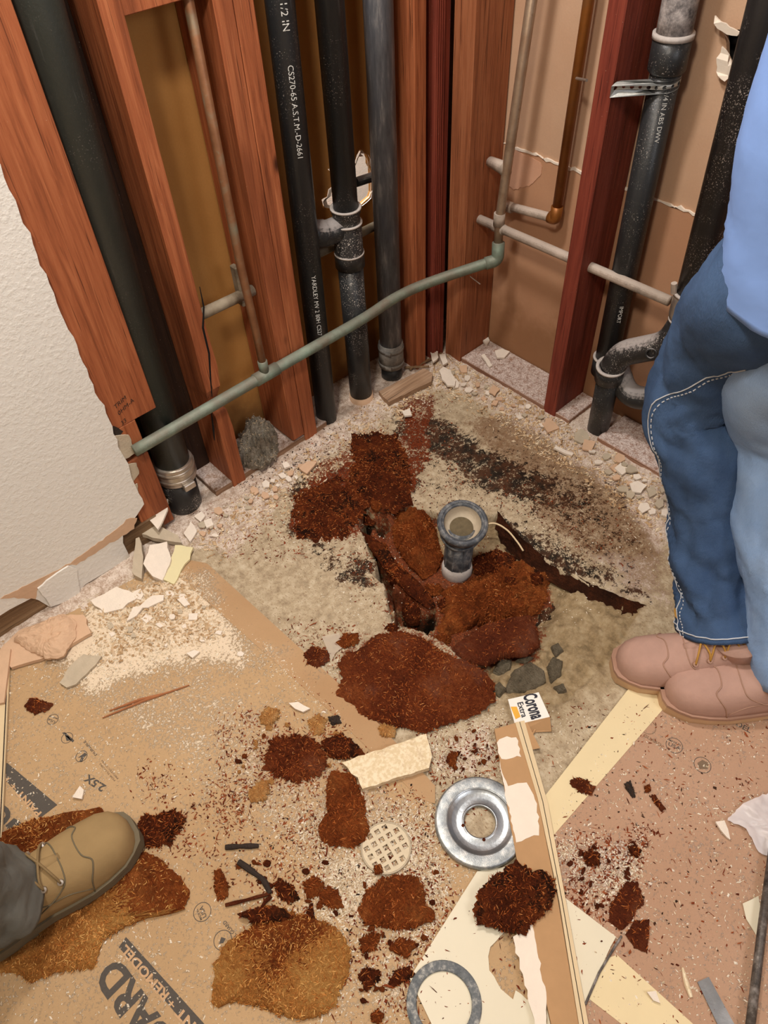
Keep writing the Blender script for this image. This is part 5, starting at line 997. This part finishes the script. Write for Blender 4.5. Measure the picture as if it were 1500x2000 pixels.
r_ = one('metal_pole', tube([F(1512, 1640, .02), F(1490, 1800, .02), F(1462, 2030, .02)], .0075, 18), M['pole'], 'black scuffed pole lying along the right edge', 'pole', smooth=True)
one('metal_strip', slab(FP([(1362, 1918), (1384, 1908), (1450, 2030), (1420, 2040)], .006), .004, .007), M['zinc'], 'grey sheet metal strip at the bottom right corner', 'metal strip')
one('splinter', tube([F(1333, 1890, .006), F(1342, 1925, .006), F(1350, 1948, .006)], [.002, .0045, .003], 7), M['cream_slab'], 'short pale stick left of the sheet metal strip', 'splinter')
g = G(); pl_ = FP([(1418, 1602), (1450, 1572), (1500, 1550), (1600, 1560), (1620, 1700), (1520, 1680), (1480, 1665), (1455, 1620)], .008); bm = bmesh.new()
g = slab(rough(pl_, .02, .001, 2), .0, .001); 
P_ = np.array(rough(pl_, .006, .0008, 2)); pc_ = P_.mean(0); g = G(); nr = 14; g.v = [(pc_[0], pc_[1], .02)]
for k_ in range(1, nr+1):
    q_ = pc_+(P_-pc_)*k_/nr; hz = .0055+.030*np.abs(fbm(q_[:, 0], q_[:, 1], 24, 5)-.5)*2*(1-.5*(k_/nr)**3)+.008*fbm(q_[:, 0], q_[:, 1], 70, 7); g.v += [(a_, b_, float(c_)) for (a_, b_), c_ in zip(q_, hz)]
np_ = len(P_)
for j_ in range(np_):
    g.f.append((0, 1+j_, 1+(j_+1) % np_))
    for k_ in range(nr-1): g.f.append((1+k_*np_+j_, 1+(k_+1)*np_+j_, 1+(k_+1)*np_+(j_+1) % np_, 1+k_*np_+(j_+1) % np_))
one('plastic_sheet', g, M['plastic'], 'crumpled translucent plastic sheet at the right edge of the photo', 'plastic sheet', smooth=True)
plate('painted_scrap', 'cream scrap half under the black pole at the right edge', [(1450, 1765), (1480, 1750), (1490, 1800), (1475, 1828), (1458, 1795)], .005, .002, 'vinyl', 4, cat='scrap')
one('clear_tape', slab(FP([(628, 1243), (662, 1236), (672, 1262), (655, 1275), (648, 1290)], .006), .0045, .006), M['clear'], 'clear tape scrap left of the largest rust slab', 'tape')
for i, (a, b, z, lb) in enumerate([((918, 540), (938, 555), 0, 'nail'),]):
    one('nail', tube([L(a[0], a[1], -.072), L(b[0], b[1], -.10)], .0016, 8), M['nail'], 'loose bent nail sticking out of the orange corner stud', 'nail')
a = W(1126, 153, .06); one('pipe_clip', tube([a, W(1146, 157, .03)], .003, 8), M['nail'], 'short nail pinning the bright brown copper pipe', 'nail')
# lettering burnt on the first stud, dark patches
zz = L(235, 800, -.0008)
for i, (t_, uv, h_) in enumerate((('TRIM', (225, 800), .016), ('0HM-A', (232, 812), .016), ('33', (238, 832), .012))):
    A0 = L(uv[0], uv[1], -.0008); g = text_mesh(t_, .02, lambda x, y: (A0.x+x*.75, -.0008, A0.z+y*.8+x*.25)); part(wl, 'stamped_lettering', g, M['char'])
# small dark spot on the face of the first stud
part(wl, 'dark_spot', slab(rough([(L(u, v, -.0006).x, L(u, v, -.0006).z) for u, v in [(208, 838), (222, 832), (240, 842), (235, 850), (214, 850)]], .006, .001, 1), .0002, .0006, (), lambda x, y, z: (x, -z, y)), M['char'])

# ------------------------------------------------------------------ loose litter, far too much to count
def scatter(n, polys, seed, zf=None, clear=()):
    rnd = np.random.default_rng(seed); out = []
    wts = np.array([w_ for _, w_, _ in polys]); cnt = (n*wts/wts.sum()).astype(int)
    for (px, _, fall), c_ in zip(polys, cnt):
        P = np.array(FP(px)); lo, hi = P.min(0)-fall, P.max(0)+fall; got = 0
        while got < c_:
            q_ = rnd.uniform(lo, hi, (c_*3, 2)); s = sdist(P, q_[:, 0], q_[:, 1]); ok = rnd.uniform(0, 1, len(q_)) < sstep(fall, -fall, s)*(fbm(q_[:, 0], q_[:, 1], 14, seed)**2*3)
            q_ = q_[ok][:c_-got]; out.append(q_); got += len(q_)
    q_ = np.vstack(out); zz = np.zeros(len(q_)); i = np.clip(np.round((q_[:, 0]-xs[0])/.004).astype(int), 0, nx-1); j = np.clip(np.round((q_[:, 1]-ys[0])/.004).astype(int), 0, ny-1)
    inside = (q_[:, 0] > xs[0]) & (q_[:, 1] > ys[0]); zz = np.where(inside, Z[j, i]+.0006, 0); un = np.where(inside, under[j, i], 1); zz = np.where(un > .5, .0036, zz)
    keep = (q_[:, 0] < 0) & (q_[:, 1] < 0); return np.stack([q_[:, 0], q_[:, 1], zz], 1)[keep], rnd
allL = [(0, 1330), (380, 1120), (860, 1560), (900, 1720), (820, 2000), (300, 2000), (0, 2000)]
wpol = [(allL, 3, .02), ([(180, 1180), (370, 1105), (500, 1300), (330, 1300), (170, 1330)], 3, .04), ([(600, 1640), (850, 1580), (900, 1720), (820, 1850), (640, 1800)], 3.2, .05), ([(480, 1560), (860, 1560), (830, 1960), (650, 1990), (560, 1750)], 2, .05),
        ([(1080, 1400), (1500, 1380), (1500, 2000), (1120, 2000), (1070, 1640)], 1.3, .03), ([(1080, 1650), (1250, 1640), (1250, 1720), (1160, 1760)], .9, .03), ([(840, 1430), (980, 1400), (1000, 1500), (850, 1530)], .8, .03), ([(350, 1060), (480, 960), (620, 880), (760, 780), (880, 700), (1110, 830), (1290, 930), (1320, 1050), (1200, 950), (900, 780), (600, 930), (420, 1080)], 2.2, .03), ([(420, 1000), (1300, 1000), (1250, 1180), (700, 1250)], 1, .04), ([(480, 1230), (680, 1240), (660, 1400), (560, 1330)], .5, .03)]
p_, rnd = scatter(26000, wpol, 1); tag(link('plaster_crumbs', slivers(p_, rnd.gamma(2, .0013, len(p_))+.001, rnd.gamma(2, .0009, len(p_))+.0008, rnd), M['f_white']), 'white plaster crumbs strewn over the whole floor', 'crumbs', kind='stuff')
rpol = [([(440, 1420), (860, 1550), (900, 1950), (660, 2000), (430, 1680)], 4, .05), ([(480, 1400), (700, 1420), (700, 1500), (500, 1530)], 1, .04), ([(820, 1430), (990, 1420), (990, 1560), (830, 1620)], .9, .03), ([(1090, 1640), (1260, 1630), (1220, 1770), (1120, 1780)], 1, .03), ([(800, 1720), (1180, 1800), (1080, 2000), (850, 2000)], .6, .04), ([(560, 1220), (700, 1230), (680, 1400), (600, 1350)], .7, .03),
        ([(1060, 1360), (1500, 1400), (1500, 2000), (1130, 2000)], .7, .03), ([(280, 1500), (480, 1560), (440, 1700), (330, 1650)], .6, .04), ([(560, 900), (880, 760), (900, 1000), (1080, 1130), (900, 1300), (700, 1200)], 2.2, .03), ([(380, 1000), (600, 960), (600, 1100), (420, 1080)], .5, .03), ([(800, 900), (1250, 1000), (1250, 1150), (1000, 1000)], .5, .03)]
p_, rnd = scatter(9500, rpol, 2); tag(link('rust_splinters', slivers(p_, rnd.gamma(2.2, .0022, len(p_))+.002, rnd.gamma(2, .0007, len(p_))+.0008, rnd), M['f_chips']), 'rust brown splinters strewn between the rotted pieces', 'splinters', kind='stuff')
dpol = [([(560, 850), (1100, 830), (1250, 1150), (900, 1000), (600, 1060)], 2, .04), ([(440, 1560), (860, 1560), (860, 1950), (500, 1750)], 1, .05), ([(1080, 1450), (1400, 1450), (1350, 1950), (1120, 1900)], .4, .05), ([(380, 960), (620, 860), (760, 780), (560, 950)], 1, .03)]
p_, rnd = scatter(1500, dpol, 3); tag(link('dark_crumbs', slivers(p_, rnd.gamma(2, .0014, len(p_))+.0015, rnd.gamma(2, .001, len(p_))+.001, rnd), M['f_dark']), 'dark brown crumbs strewn around the pit', 'crumbs', kind='stuff')
tpol = [([(380, 1050), (620, 870), (870, 690), (1110, 830), (1290, 930), (1300, 1050), (1000, 850), (860, 760), (640, 930), (430, 1100)], 3, .03), ([(170, 1190), (370, 1110), (420, 1240), (200, 1290)], 1.4, .03)]
p_, rnd = scatter(4200, tpol, 4); tag(link('plaster_rubble', slivers(p_, rnd.gamma(2, .003, len(p_))+.003, rnd.gamma(2, .002, len(p_))+.002, rnd), M['f_tan']), 'tan plaster rubble along the foot of both walls', 'rubble', kind='stuff')

# ------------------------------------------------------------------ people
def loft(rings, n=48, wr=.0, seed=0, wf=(6, 60), cap=True):   # rings = [(centre, rx, ry, xdir)] -> skin with cloth folds
    C_ = [Vector(r[0]) for r in rings]; m = 10; cc = catmull(C_, m); k = len(rings); tt = np.linspace(0, k-1, len(cc))
    rx = np.interp(tt, range(k), [r[1] for r in rings]); ry = np.interp(tt, range(k), [r[2] for r in rings]); wa = np.interp(tt, range(k), [(r[4] if len(r) > 4 else 1) for r in rings])
    xd = Vector(rings[0][3]).normalized(); v = []; f = []; s = 0
    for i, p in enumerate(cc):
        a = cc[max(0, i-1)]; b = cc[min(len(cc)-1, i+1)]; d = (b-a).normalized(); u = (xd-d*xd.dot(d)).normalized(); w_ = d.cross(u)
        if i: s += (p-cc[i-1]).length
        for j in range(n):
            th = 2*math.pi*j/n; fold = 0
            if wr:
                fold = wr*wa[i]*((fbm(math.cos(th)*2+9, s*wf[1]*.35+math.sin(th)*2.2, 1, seed)-.5)*2+(fbm(th*.0+math.sin(th)*3+4, s*wf[1]*.18+math.cos(th)*3, 1, seed+7)-.5)*2)
            v.append(p+u*(rx[i]+fold)*math.cos(th)+w_*(ry[i]+fold)*math.sin(th))
    for i in range(len(cc)-1):
        for j in range(n): j2 = (j+1) % n; f.append((i*n+j, i*n+j2, (i+1)*n+j2, (i+1)*n+j))
    if cap: f.append(tuple(range(n))[::-1]); f.append(tuple((len(cc)-1)*n+j for j in range(n)))
    g = G().add(v, f); g.n = n; g.rows = len(cc); return g
def seam(g, az, i0, i1, out=.001):
    return [Vector(g.v[i*g.n+int(az+ (0)) % g.n])+Vector((-out, -out*.3, out*.3)) for i in range(i0, i1)]
def boot(root, toe, heel, scale, mat_up, mat_sole, mat_welt, lacemat, ankle_top, laces=True, shaft=True):
    toe = Vector(toe); heel = Vector(heel); Lg = (toe-heel).length; d = (heel-toe).normalized(); s_ = Vector((-d.y, d.x, 0)); z0 = toe.z
    st = [0, .02, .06, .13, .24, .36, .48, .6, .72, .84, .94, .985, 1]; hw = [.012, .026, .038, .047, .051, .051, .046, .040, .038, .038, .036, .028, .012]
    ht = [.050, .062, .072, .078, .083, .091, .103, .118, .128, .126, .118, .105, .09]; g = G(); v = []; f = []; n = 22; sh = .030
    hw = [x*scale for x in hw]; ht = [x*(1+(scale-1)*.9) for x in ht]
    for t, w_, h in zip(st, hw, ht):
        c_ = toe+d*Lg*t
        for j in range(n):
            th = math.pi*j/(n-1); cx = math.cos(th); sy = math.sin(th)
            v.append(c_+s_*w_*math.copysign(abs(cx)**.75, cx)*(1.0 if sy < .5 else 1.0)+Vector((0, 0, sh*.7+(h-sh*.7)*sy**.7)))
    for i in range(len(st)-1):
        for j in range(n-1): f.append((i*n+j, i*n+j+1, (i+1)*n+j+1, (i+1)*n+j))
    f.append(tuple(range(n))); f.append(tuple((len(st)-1)*n+j for j in range(n))[::-1])
    for i in range(len(st)-1): f.append((i*n, (i+1)*n, (i+1)*n+n-1, i*n+n-1))
    part(root, 'boot_upper', G().add(v, f), mat_up, True)
    out = [(toe+d*Lg*t+s_*(w_+.0035)) for t, w_ in zip(st, hw)]+[(toe+d*Lg*t-s_*(w_+.0035)) for t, w_ in list(zip(st, hw))[::-1]]
    out = [((p-toe).dot(d)*1.0, (p-toe).dot(s_)) for p in out]; out = [(x+(-.008 if x < .01 else 0)+(.006 if x > Lg*.98 else 0), y) for x, y in out]
    tf = lambda k_: (lambda x, y, z: toe+d*(x)+s_*y*k_+Vector((0, 0, z)))
    sole = slab(out, .008 if True else 0, .024, (), tf(1.0)); part(root, 'boot_sole', sole, mat_sole)
    hx_ = [p for p in out if p[0] > Lg*.68]; part(root, 'boot_heel', slab(hx_, 0, .009, (), tf(.98)), mat_sole); fx = [p for p in out if p[0] < Lg*.6]; part(root, 'boot_tread', slab(fx, .0, .009, (), tf(.97)), mat_sole)
    part(root, 'boot_welt', slab(out, .0245, .033, (), tf(1.015)), mat_welt)
    ac = toe+d*Lg*.76; part(root, 'boot_shaft', loft([(ac+Vector((0, 0, .05)), .040*scale, .052*scale, s_), (ac+Vector((0, 0, .11)), .040*scale, .050*scale, s_), (Vector(ankle_top), .044*scale, .048*scale, s_)], 28), mat_up, True)
    def sf(t, deg, o_=.0008):
        w_ = float(np.interp(t, st, hw)); h = float(np.interp(t, st, ht)); th = math.radians(deg); cx = math.cos(th); sy = max(0, math.sin(th))
        return toe+d*Lg*t+s_*(w_+o_)*math.copysign(abs(cx)**.75, cx)+Vector((0, 0, sh*.7+(h+o_-sh*.7)*sy**.7))
    for nm, path_, rr_ in (('toe_seam', [(.34, 4), (.31, 25), (.27, 45), (.25, 62), (.285, 78), (.285, 102), (.25, 118), (.27, 135), (.31, 155), (.34, 176)], .0013), ('vamp_seam', [(.62, 12), (.52, 24), (.43, 45), (.40, 70), (.395, 90), (.40, 110), (.43, 135), (.52, 156), (.62, 168)], .0012),
                          ('side_seam', [(.34, 10), (.45, 22), (.58, 20), (.7, 34), (.8, 60)], .0011), ('side_seam', [(.34, 170), (.45, 158), (.58, 160), (.7, 146), (.8, 120)], .0011)):
        part(root, nm, tube(catmull([sf(*q_) for q_ in path_], 5), rr_, 6), mat_welt, True)
    if laces:
        part(root, 'tongue', tube(catmull([sf(.40, 90, -.012), sf(.55, 90, -.008), sf(.68, 90, -.006), sf(.75, 90, -.004)], 4), .013, 12), mat_up, True)
        for k_ in range(4):
            t = .44+k_*.085
            for sg in (1, -1):
                a_ = 90-38*sg; b_ = 90+38*sg
                part(root, 'lace', tube(catmull([sf(t, a_, .003), sf(t+.01, 90-20*sg, .009), sf(t+.04, 90, .0135), sf(t+.075, 90+20*sg, .009), sf(t+.085, b_, .003)], 5), .0023, 7), lacemat, True)
                nrm_ = (sf(t, a_, .01)-sf(t, a_, 0)).normalized(); part(root, 'eyelet', lathe(sf(t, a_, .0), nrm_, [(.0018, .005), (.0052, .0045), (.006, 0)], 12), M['steel'] if lacemat == M['lace_tan'] else mat_welt)
    return d, s_, Lg
def body_skin(root, pts, edges, radii, mt):
    me = bpy.data.meshes.new('body'); o = bpy.data.objects.new('body', me); me.from_pydata([tuple(Vector(p)-root.location) for p in pts], edges, []); COL.objects.link(o)
    md = o.modifiers.new('skin', 'SKIN'); o.modifiers.new('sub', 'SUBSURF').levels = 1; o.modifiers['sub'].render_levels = 1; md.use_smooth_shade = True
    for i, r in enumerate(radii): me.skin_vertices[0].data[i].radius = (r, r); me.skin_vertices[0].data[i].use_root = (i == 0)
    me.materials.append(mt); o.parent = root; return o

def hand(root, wrist, down, side, fwd):              # relaxed hand: palm, four curled fingers of unequal length, thumb off the palm's side
    d, s_, f_ = Vector(down).normalized(), Vector(side).normalized(), Vector(fwd).normalized(); g = loft([(wrist-d*.03, .021, .027, s_), (wrist+d*.01, .019, .030, s_), (wrist+d*.05, .016, .042, s_), (wrist+d*.09, .014, .042, s_), (wrist+d*.105, .008, .036, s_)], 20)
    for k_, ln in enumerate((.072, .082, .076, .060)):
        b = wrist+d*.088+f_*(.031-.0205*k_); tube(catmull([b, b+d*ln*.45+s_*.006, b+d*ln*.8+s_*.020, b+d*ln*.92+s_*.034], 4), [.0095, .009, .0085, .0065], 10, g)
    b = wrist+d*.025+f_*.026; tube(catmull([b, b+d*.03+f_*.022+s_*.006, b+d*.065+f_*.026+s_*.014], 4), [.012, .011, .008], 10, g)
    part(root, 'hand', g, M['skin'], True)
def sleeve(root, sh, el, mt): part(root, 'sleeve', loft([(sh+Vector((0, 0, .02)), .062, .062, (1, 0, 0)), (sh+(el-sh)*.4, .062, .062, (1, 0, 0)), (sh+(el-sh)*.85, .060, .060, (1, 0, 0))], 28, .004, 61), mt, True)
# the person in jeans
pr = thing('person', 'person in blue jeans, light blue shirt and pinkish tan boots at the right edge', 'person', (-.40, -1.2, .0036))
fw = Vector((-.70, .71, 0)); rt = Vector((.71, .70, 0))
tA = F(1203, 1297, .03); tA.z = .0036; hA = tA+Vector((.70, -.71, 0))*.325
tB = F(1297, 1352, .03); tB.z = .0036; hB = tB+Vector((.70, -.71, 0))*.335
boot(pr, tA, hA, 1.14, M['suede'], M['sole'], M['welt'], M['lace_yellow'], hA+fw*.095+Vector((0, 0, .15)))
boot(pr, tB, hB, 1.14, M['suede'], M['sole'], M['welt'], M['lace_yellow'], hB+fw*.085+Vector((0, 0, .17)), laces=False)
lz = F(1318, 1190, .13); part(pr, 'lace_loop', tube(catmull([lz, F(1330, 1183, .14), F(1345, 1190, .14), F(1338, 1210, .135), F(1322, 1206, .13), lz], 5), .0022, 7), M['lace_yellow'], True)
for q_ in ((1332, 1225), (1345, 1225)): part(pr, 'lace', tube([F(q_[0], 1205, .125), F(q_[0]+14, 1245, .11)], .002, 7), M['lace_yellow'], True)
aA = F(1420, 1215, .12); kA = F(1356, 795, .53); hipA = Vector((-.40, -1.03, .86))
legA = loft([(F(1430, 1218, .115), .114, .100, fw, .6), (F(1422, 1160, .17), .103, .094, fw, 2.0), (F(1408, 1085, .235), .099, .088, fw, 1.9), (F(1396, 980, .34), .092, .086, fw, 1.0), (F(1378, 880, .45), .090, .086, fw, 1.1), (kA, .090, .086, fw, 1.5), (F(1392, 715, .63), .096, .090, fw, .9), (F(1442, 630, .75), .102, .096, fw, .7), (hipA, .11, .10, fw, .5), (Vector((-.385, -1.06, .98)), .10, .10, fw, .5)], 64, .0085, 3)
part(pr, 'jeans', legA, M['denim'], True, 'dark blue jeans leg')
aB = hB+fw*.09+Vector((0, 0, .10)); kB = F(1530, 850, .53); hipB = Vector((-.375, -1.16, .86))
legB = loft([(aB, .085, .085, fw, 1), (aB+(kB-aB)*.35+fw*.0, .086, .086, fw, 1.5), (aB+(kB-aB)*.68+fw*.01, .088, .086, fw, 1), (kB, .090, .088, fw, 1), (F(1530, 740, .68), .098, .096, fw, .7), (Vector((-.375, -1.16, .86)), .112, .11, fw, .5), (Vector((-.37, -1.14, .98)), .10, .10, fw, .5)], 56, .006, 9)
part(pr, 'jeans', legB, M['denim_l'], True, 'faded lighter blue jeans leg')
# double seam down the inner side of the dark leg, and the stitched hem
def surf_line(g, azs, i0, i1, o_):
    pts = []
    for i in range(i0, i1):
        az = np.interp(i, [i0, (i0+i1)/2, i1], azs); a_ = Vector(g.v[i*g.n+int(az) % g.n]); b_ = Vector(g.v[i*g.n+(int(az)+1) % g.n]); p = a_+(b_-a_)*(az % 1)
        c_ = sum((Vector(g.v[i*g.n+k_]) for k_ in range(0, g.n, 8)), Vector())/(g.n//8); pts.append(p+(p-c_).normalized()*o_)
    return pts
SI = [0, 12, 26, 36, 46, 54, 62, 70, 77]; SA = [8, 2, -16, -4, 10, 24, 50, 72, 84]
def seam_line(g, shift, o_):
    pts = []
    for i in range(0, 77):
        az = ((np.interp(i, SI, SA)+shift)/360*g.n) % g.n; a_ = Vector(g.v[i*g.n+int(az) % g.n]); b_ = Vector(g.v[i*g.n+(int(az)+1) % g.n]); p = a_+(b_-a_)*(az % 1)
        c_ = sum((Vector(g.v[i*g.n+k_]) for k_ in range(0, g.n, 8)), Vector())/(g.n//8); pts.append(p+(p-c_).normalized()*o_)
    return pts
part(pr, 'seam', tube(seam_line(legA, 0, .0006), .0012, 6), M['stitch'])
sp_ = seam_line(legA, 5.5, .0006); sg_ = G()
for k_ in range(0, 75): tube([sp_[k_]+(sp_[k_+1]-sp_[k_])*.1, sp_[k_]+(sp_[k_+1]-sp_[k_])*.6], .0012, 5, sg_)
part(pr, 'dashed_seam', sg_, M['stitch'], kind='stuff')
hem = [Vector(legA.v[2*legA.n+j]) for j in range(legA.n)]; hc_ = sum(hem, Vector())/len(hem); part(pr, 'hem_stitch', tube([p+(p-hc_).normalized()*.0012 for p in hem]+[hem[0]], .0013, 6), M['stitch'])
pel = F(1600, 520, .95)
sh_ = loft([(Vector((-.375, -1.10, .88)), .155, .15, fw, 1), (Vector((-.375, -1.095, .97)), .16, .15, fw, 1), (Vector((-.37, -1.075, 1.08)), .165, .155, fw, .8), (Vector((-.365, -1.07, 1.2)), .16, .17, fw, .6), (Vector((-.35, -1.08, 1.34)), .14, .19, fw, .4), (Vector((-.345, -1.09, 1.43)), .08, .11, fw, .2)], 56, .006, 21)
part(pr, 'shirt', sh_, M['shirt'], True, 'light blue shirt hanging loose')
c0 = Vector((-.38, -1.1, .95)); top = Vector((-.345, -1.09, 1.44)); hd = top+Vector((-.04, .04, .17)); side = rt*.20; hipA = Vector((-.40, -1.04, .86)); hipB = Vector((-.375, -1.15, .86))
shl = top-Vector((0, 0, .06)); eL = shl-side*1.15+Vector((.03, -.05, -.28)); eR = shl+side*.9+Vector((.02, -.08, -.28))
# arms hang behind the hips, out of the photo
pts = [c0, shl, top+Vector((0, 0, .05)), hd, hd+Vector((0, 0, .09)), shl-side, eL, eL+Vector((.03, -.12, -.22)), shl+side*.7, eR, eR+Vector((.0, -.12, -.22)), hipA, kA+Vector((.0, -.0, 0)), F(1400, 1000, .32), hipB, kB, aB+(kB-aB)*.4]
for sh_i, el_, sd_i in ((5, 6, -1), (8, 9, 1)):
    sleeve(pr, pts[sh_i], pts[el_], M['shirt']); wr_ = pts[el_+1]; hand(pr, wr_, wr_-pts[el_], rt*-sd_i, fw)
body_skin(pr, pts, [(0, 1), (1, 2), (2, 3), (3, 4), (1, 5), (5, 6), (6, 7), (1, 8), (8, 9), (9, 10), (0, 11), (11, 12), (12, 13), (0, 14), (14, 15), (15, 16)], [.10, .11, .055, .085, .07, .055, .042, .032, .055, .042, .032, .06, .042, .035, .06, .042, .035], M['skin'])
# the person in grey trousers and tan boot
tl_ = F(262, 1622, .03); tl_.z = .0196; hl = tl_+Vector((-.302, .018, 0))
pl2 = thing('person', 'person in grey trousers whose tan laced boot enters at the left edge', 'person', (hl.x, hl.y, .0196))
boot(pl2, tl_, hl, 1.2, M['suede_olive'], M['sole_grey'], M['welt'] if False else M['sole_grey'], M['lace_tan'], hl+Vector((.07, 0, .19)))
f2 = Vector((1, -.06, 0)); an = hl+Vector((.075, -.004, .10))
lg = loft([(an, .082, .080, f2, 1.2), (an+Vector((-.005, 0, .07)), .078, .078, f2, 1.6), (an+Vector((-.01, 0, .18)), .076, .076, f2, 1.2), (an+Vector((0, 0, .36)), .078, .076, f2, 1), (an+Vector((-.02, -.02, .6)), .092, .086, f2, .8), (an+Vector((-.04, -.06, .78)), .10, .09, f2, .5)], 48, .008, 31)
part(pl2, 'trousers', lg, M['trouser'], True, 'grey trouser leg')
an2 = an+Vector((-.30, -.22, 0)); 
lg2 = loft([(an2, .08, .078, f2, 1), (an2+Vector((0, 0, .18)), .076, .076, f2, 1), (an2+Vector((0, .01, .36)), .078, .076, f2, 1), (an2+Vector((.01, .05, .6)), .092, .086, f2, .8), (an2+Vector((.0, .08, .78)), .10, .09, f2, .5)], 40, .006, 32)
part(pl2, 'trousers', lg2, M['trouser'], True, 'grey trouser leg'); b2t = Vector((an2.x+.21, an2.y-.01, .0036)); boot(pl2, b2t, b2t+Vector((-.30, .01, 0)), 1.05, M['suede_olive'], M['sole_grey'], M['sole_grey'], M['lace_tan'], an2+Vector((0, 0, .07)))
hp = an+Vector((-.14, -.11, .85)); part(pl2, 'shirt', loft([(hp+Vector((0, 0, -.12)), .13, .17, f2), (hp+Vector((-.01, 0, .1)), .13, .17, f2), (hp+Vector((-.02, 0, .3)), .13, .19, f2), (hp+Vector((-.02, 0, .45)), .10, .18, f2), (hp+Vector((-.01, 0, .52)), .06, .08, f2)], 40, .004, 40), M['dark_shirt'], True)
nk = hp+Vector((-.01, 0, .55)); hd = nk+Vector((.03, 0, .14)); sd_ = Vector((0, .2, 0)); shl = hp+Vector((-.02, 0, .46))
pts = [hp, shl, nk, hd, hd+Vector((0, 0, .08)), shl+sd_, shl+sd_*1.2+Vector((-.08, 0, -.3)), shl+sd_*1.1+Vector((.0, 0, -.55)), shl-sd_, shl-sd_*1.2+Vector((-.08, 0, -.3)), shl-sd_*1.1+Vector((.0, 0, -.55))]
for sh_i, el_, sd_i in ((5, 6, 1), (8, 9, -1)):
    sleeve(pl2, pts[sh_i], pts[el_], M['dark_shirt']); wr_ = pts[el_+1]; hand(pl2, wr_, wr_-pts[el_], Vector((0, -sd_i, 0)), (1, 0, 0))
body_skin(pl2, pts, [(0, 1), (1, 2), (2, 3), (3, 4), (1, 5), (5, 6), (6, 7), (1, 8), (8, 9), (9, 10)], [.10, .11, .055, .085, .07, .055, .042, .032, .055, .042, .032], M['skin'])
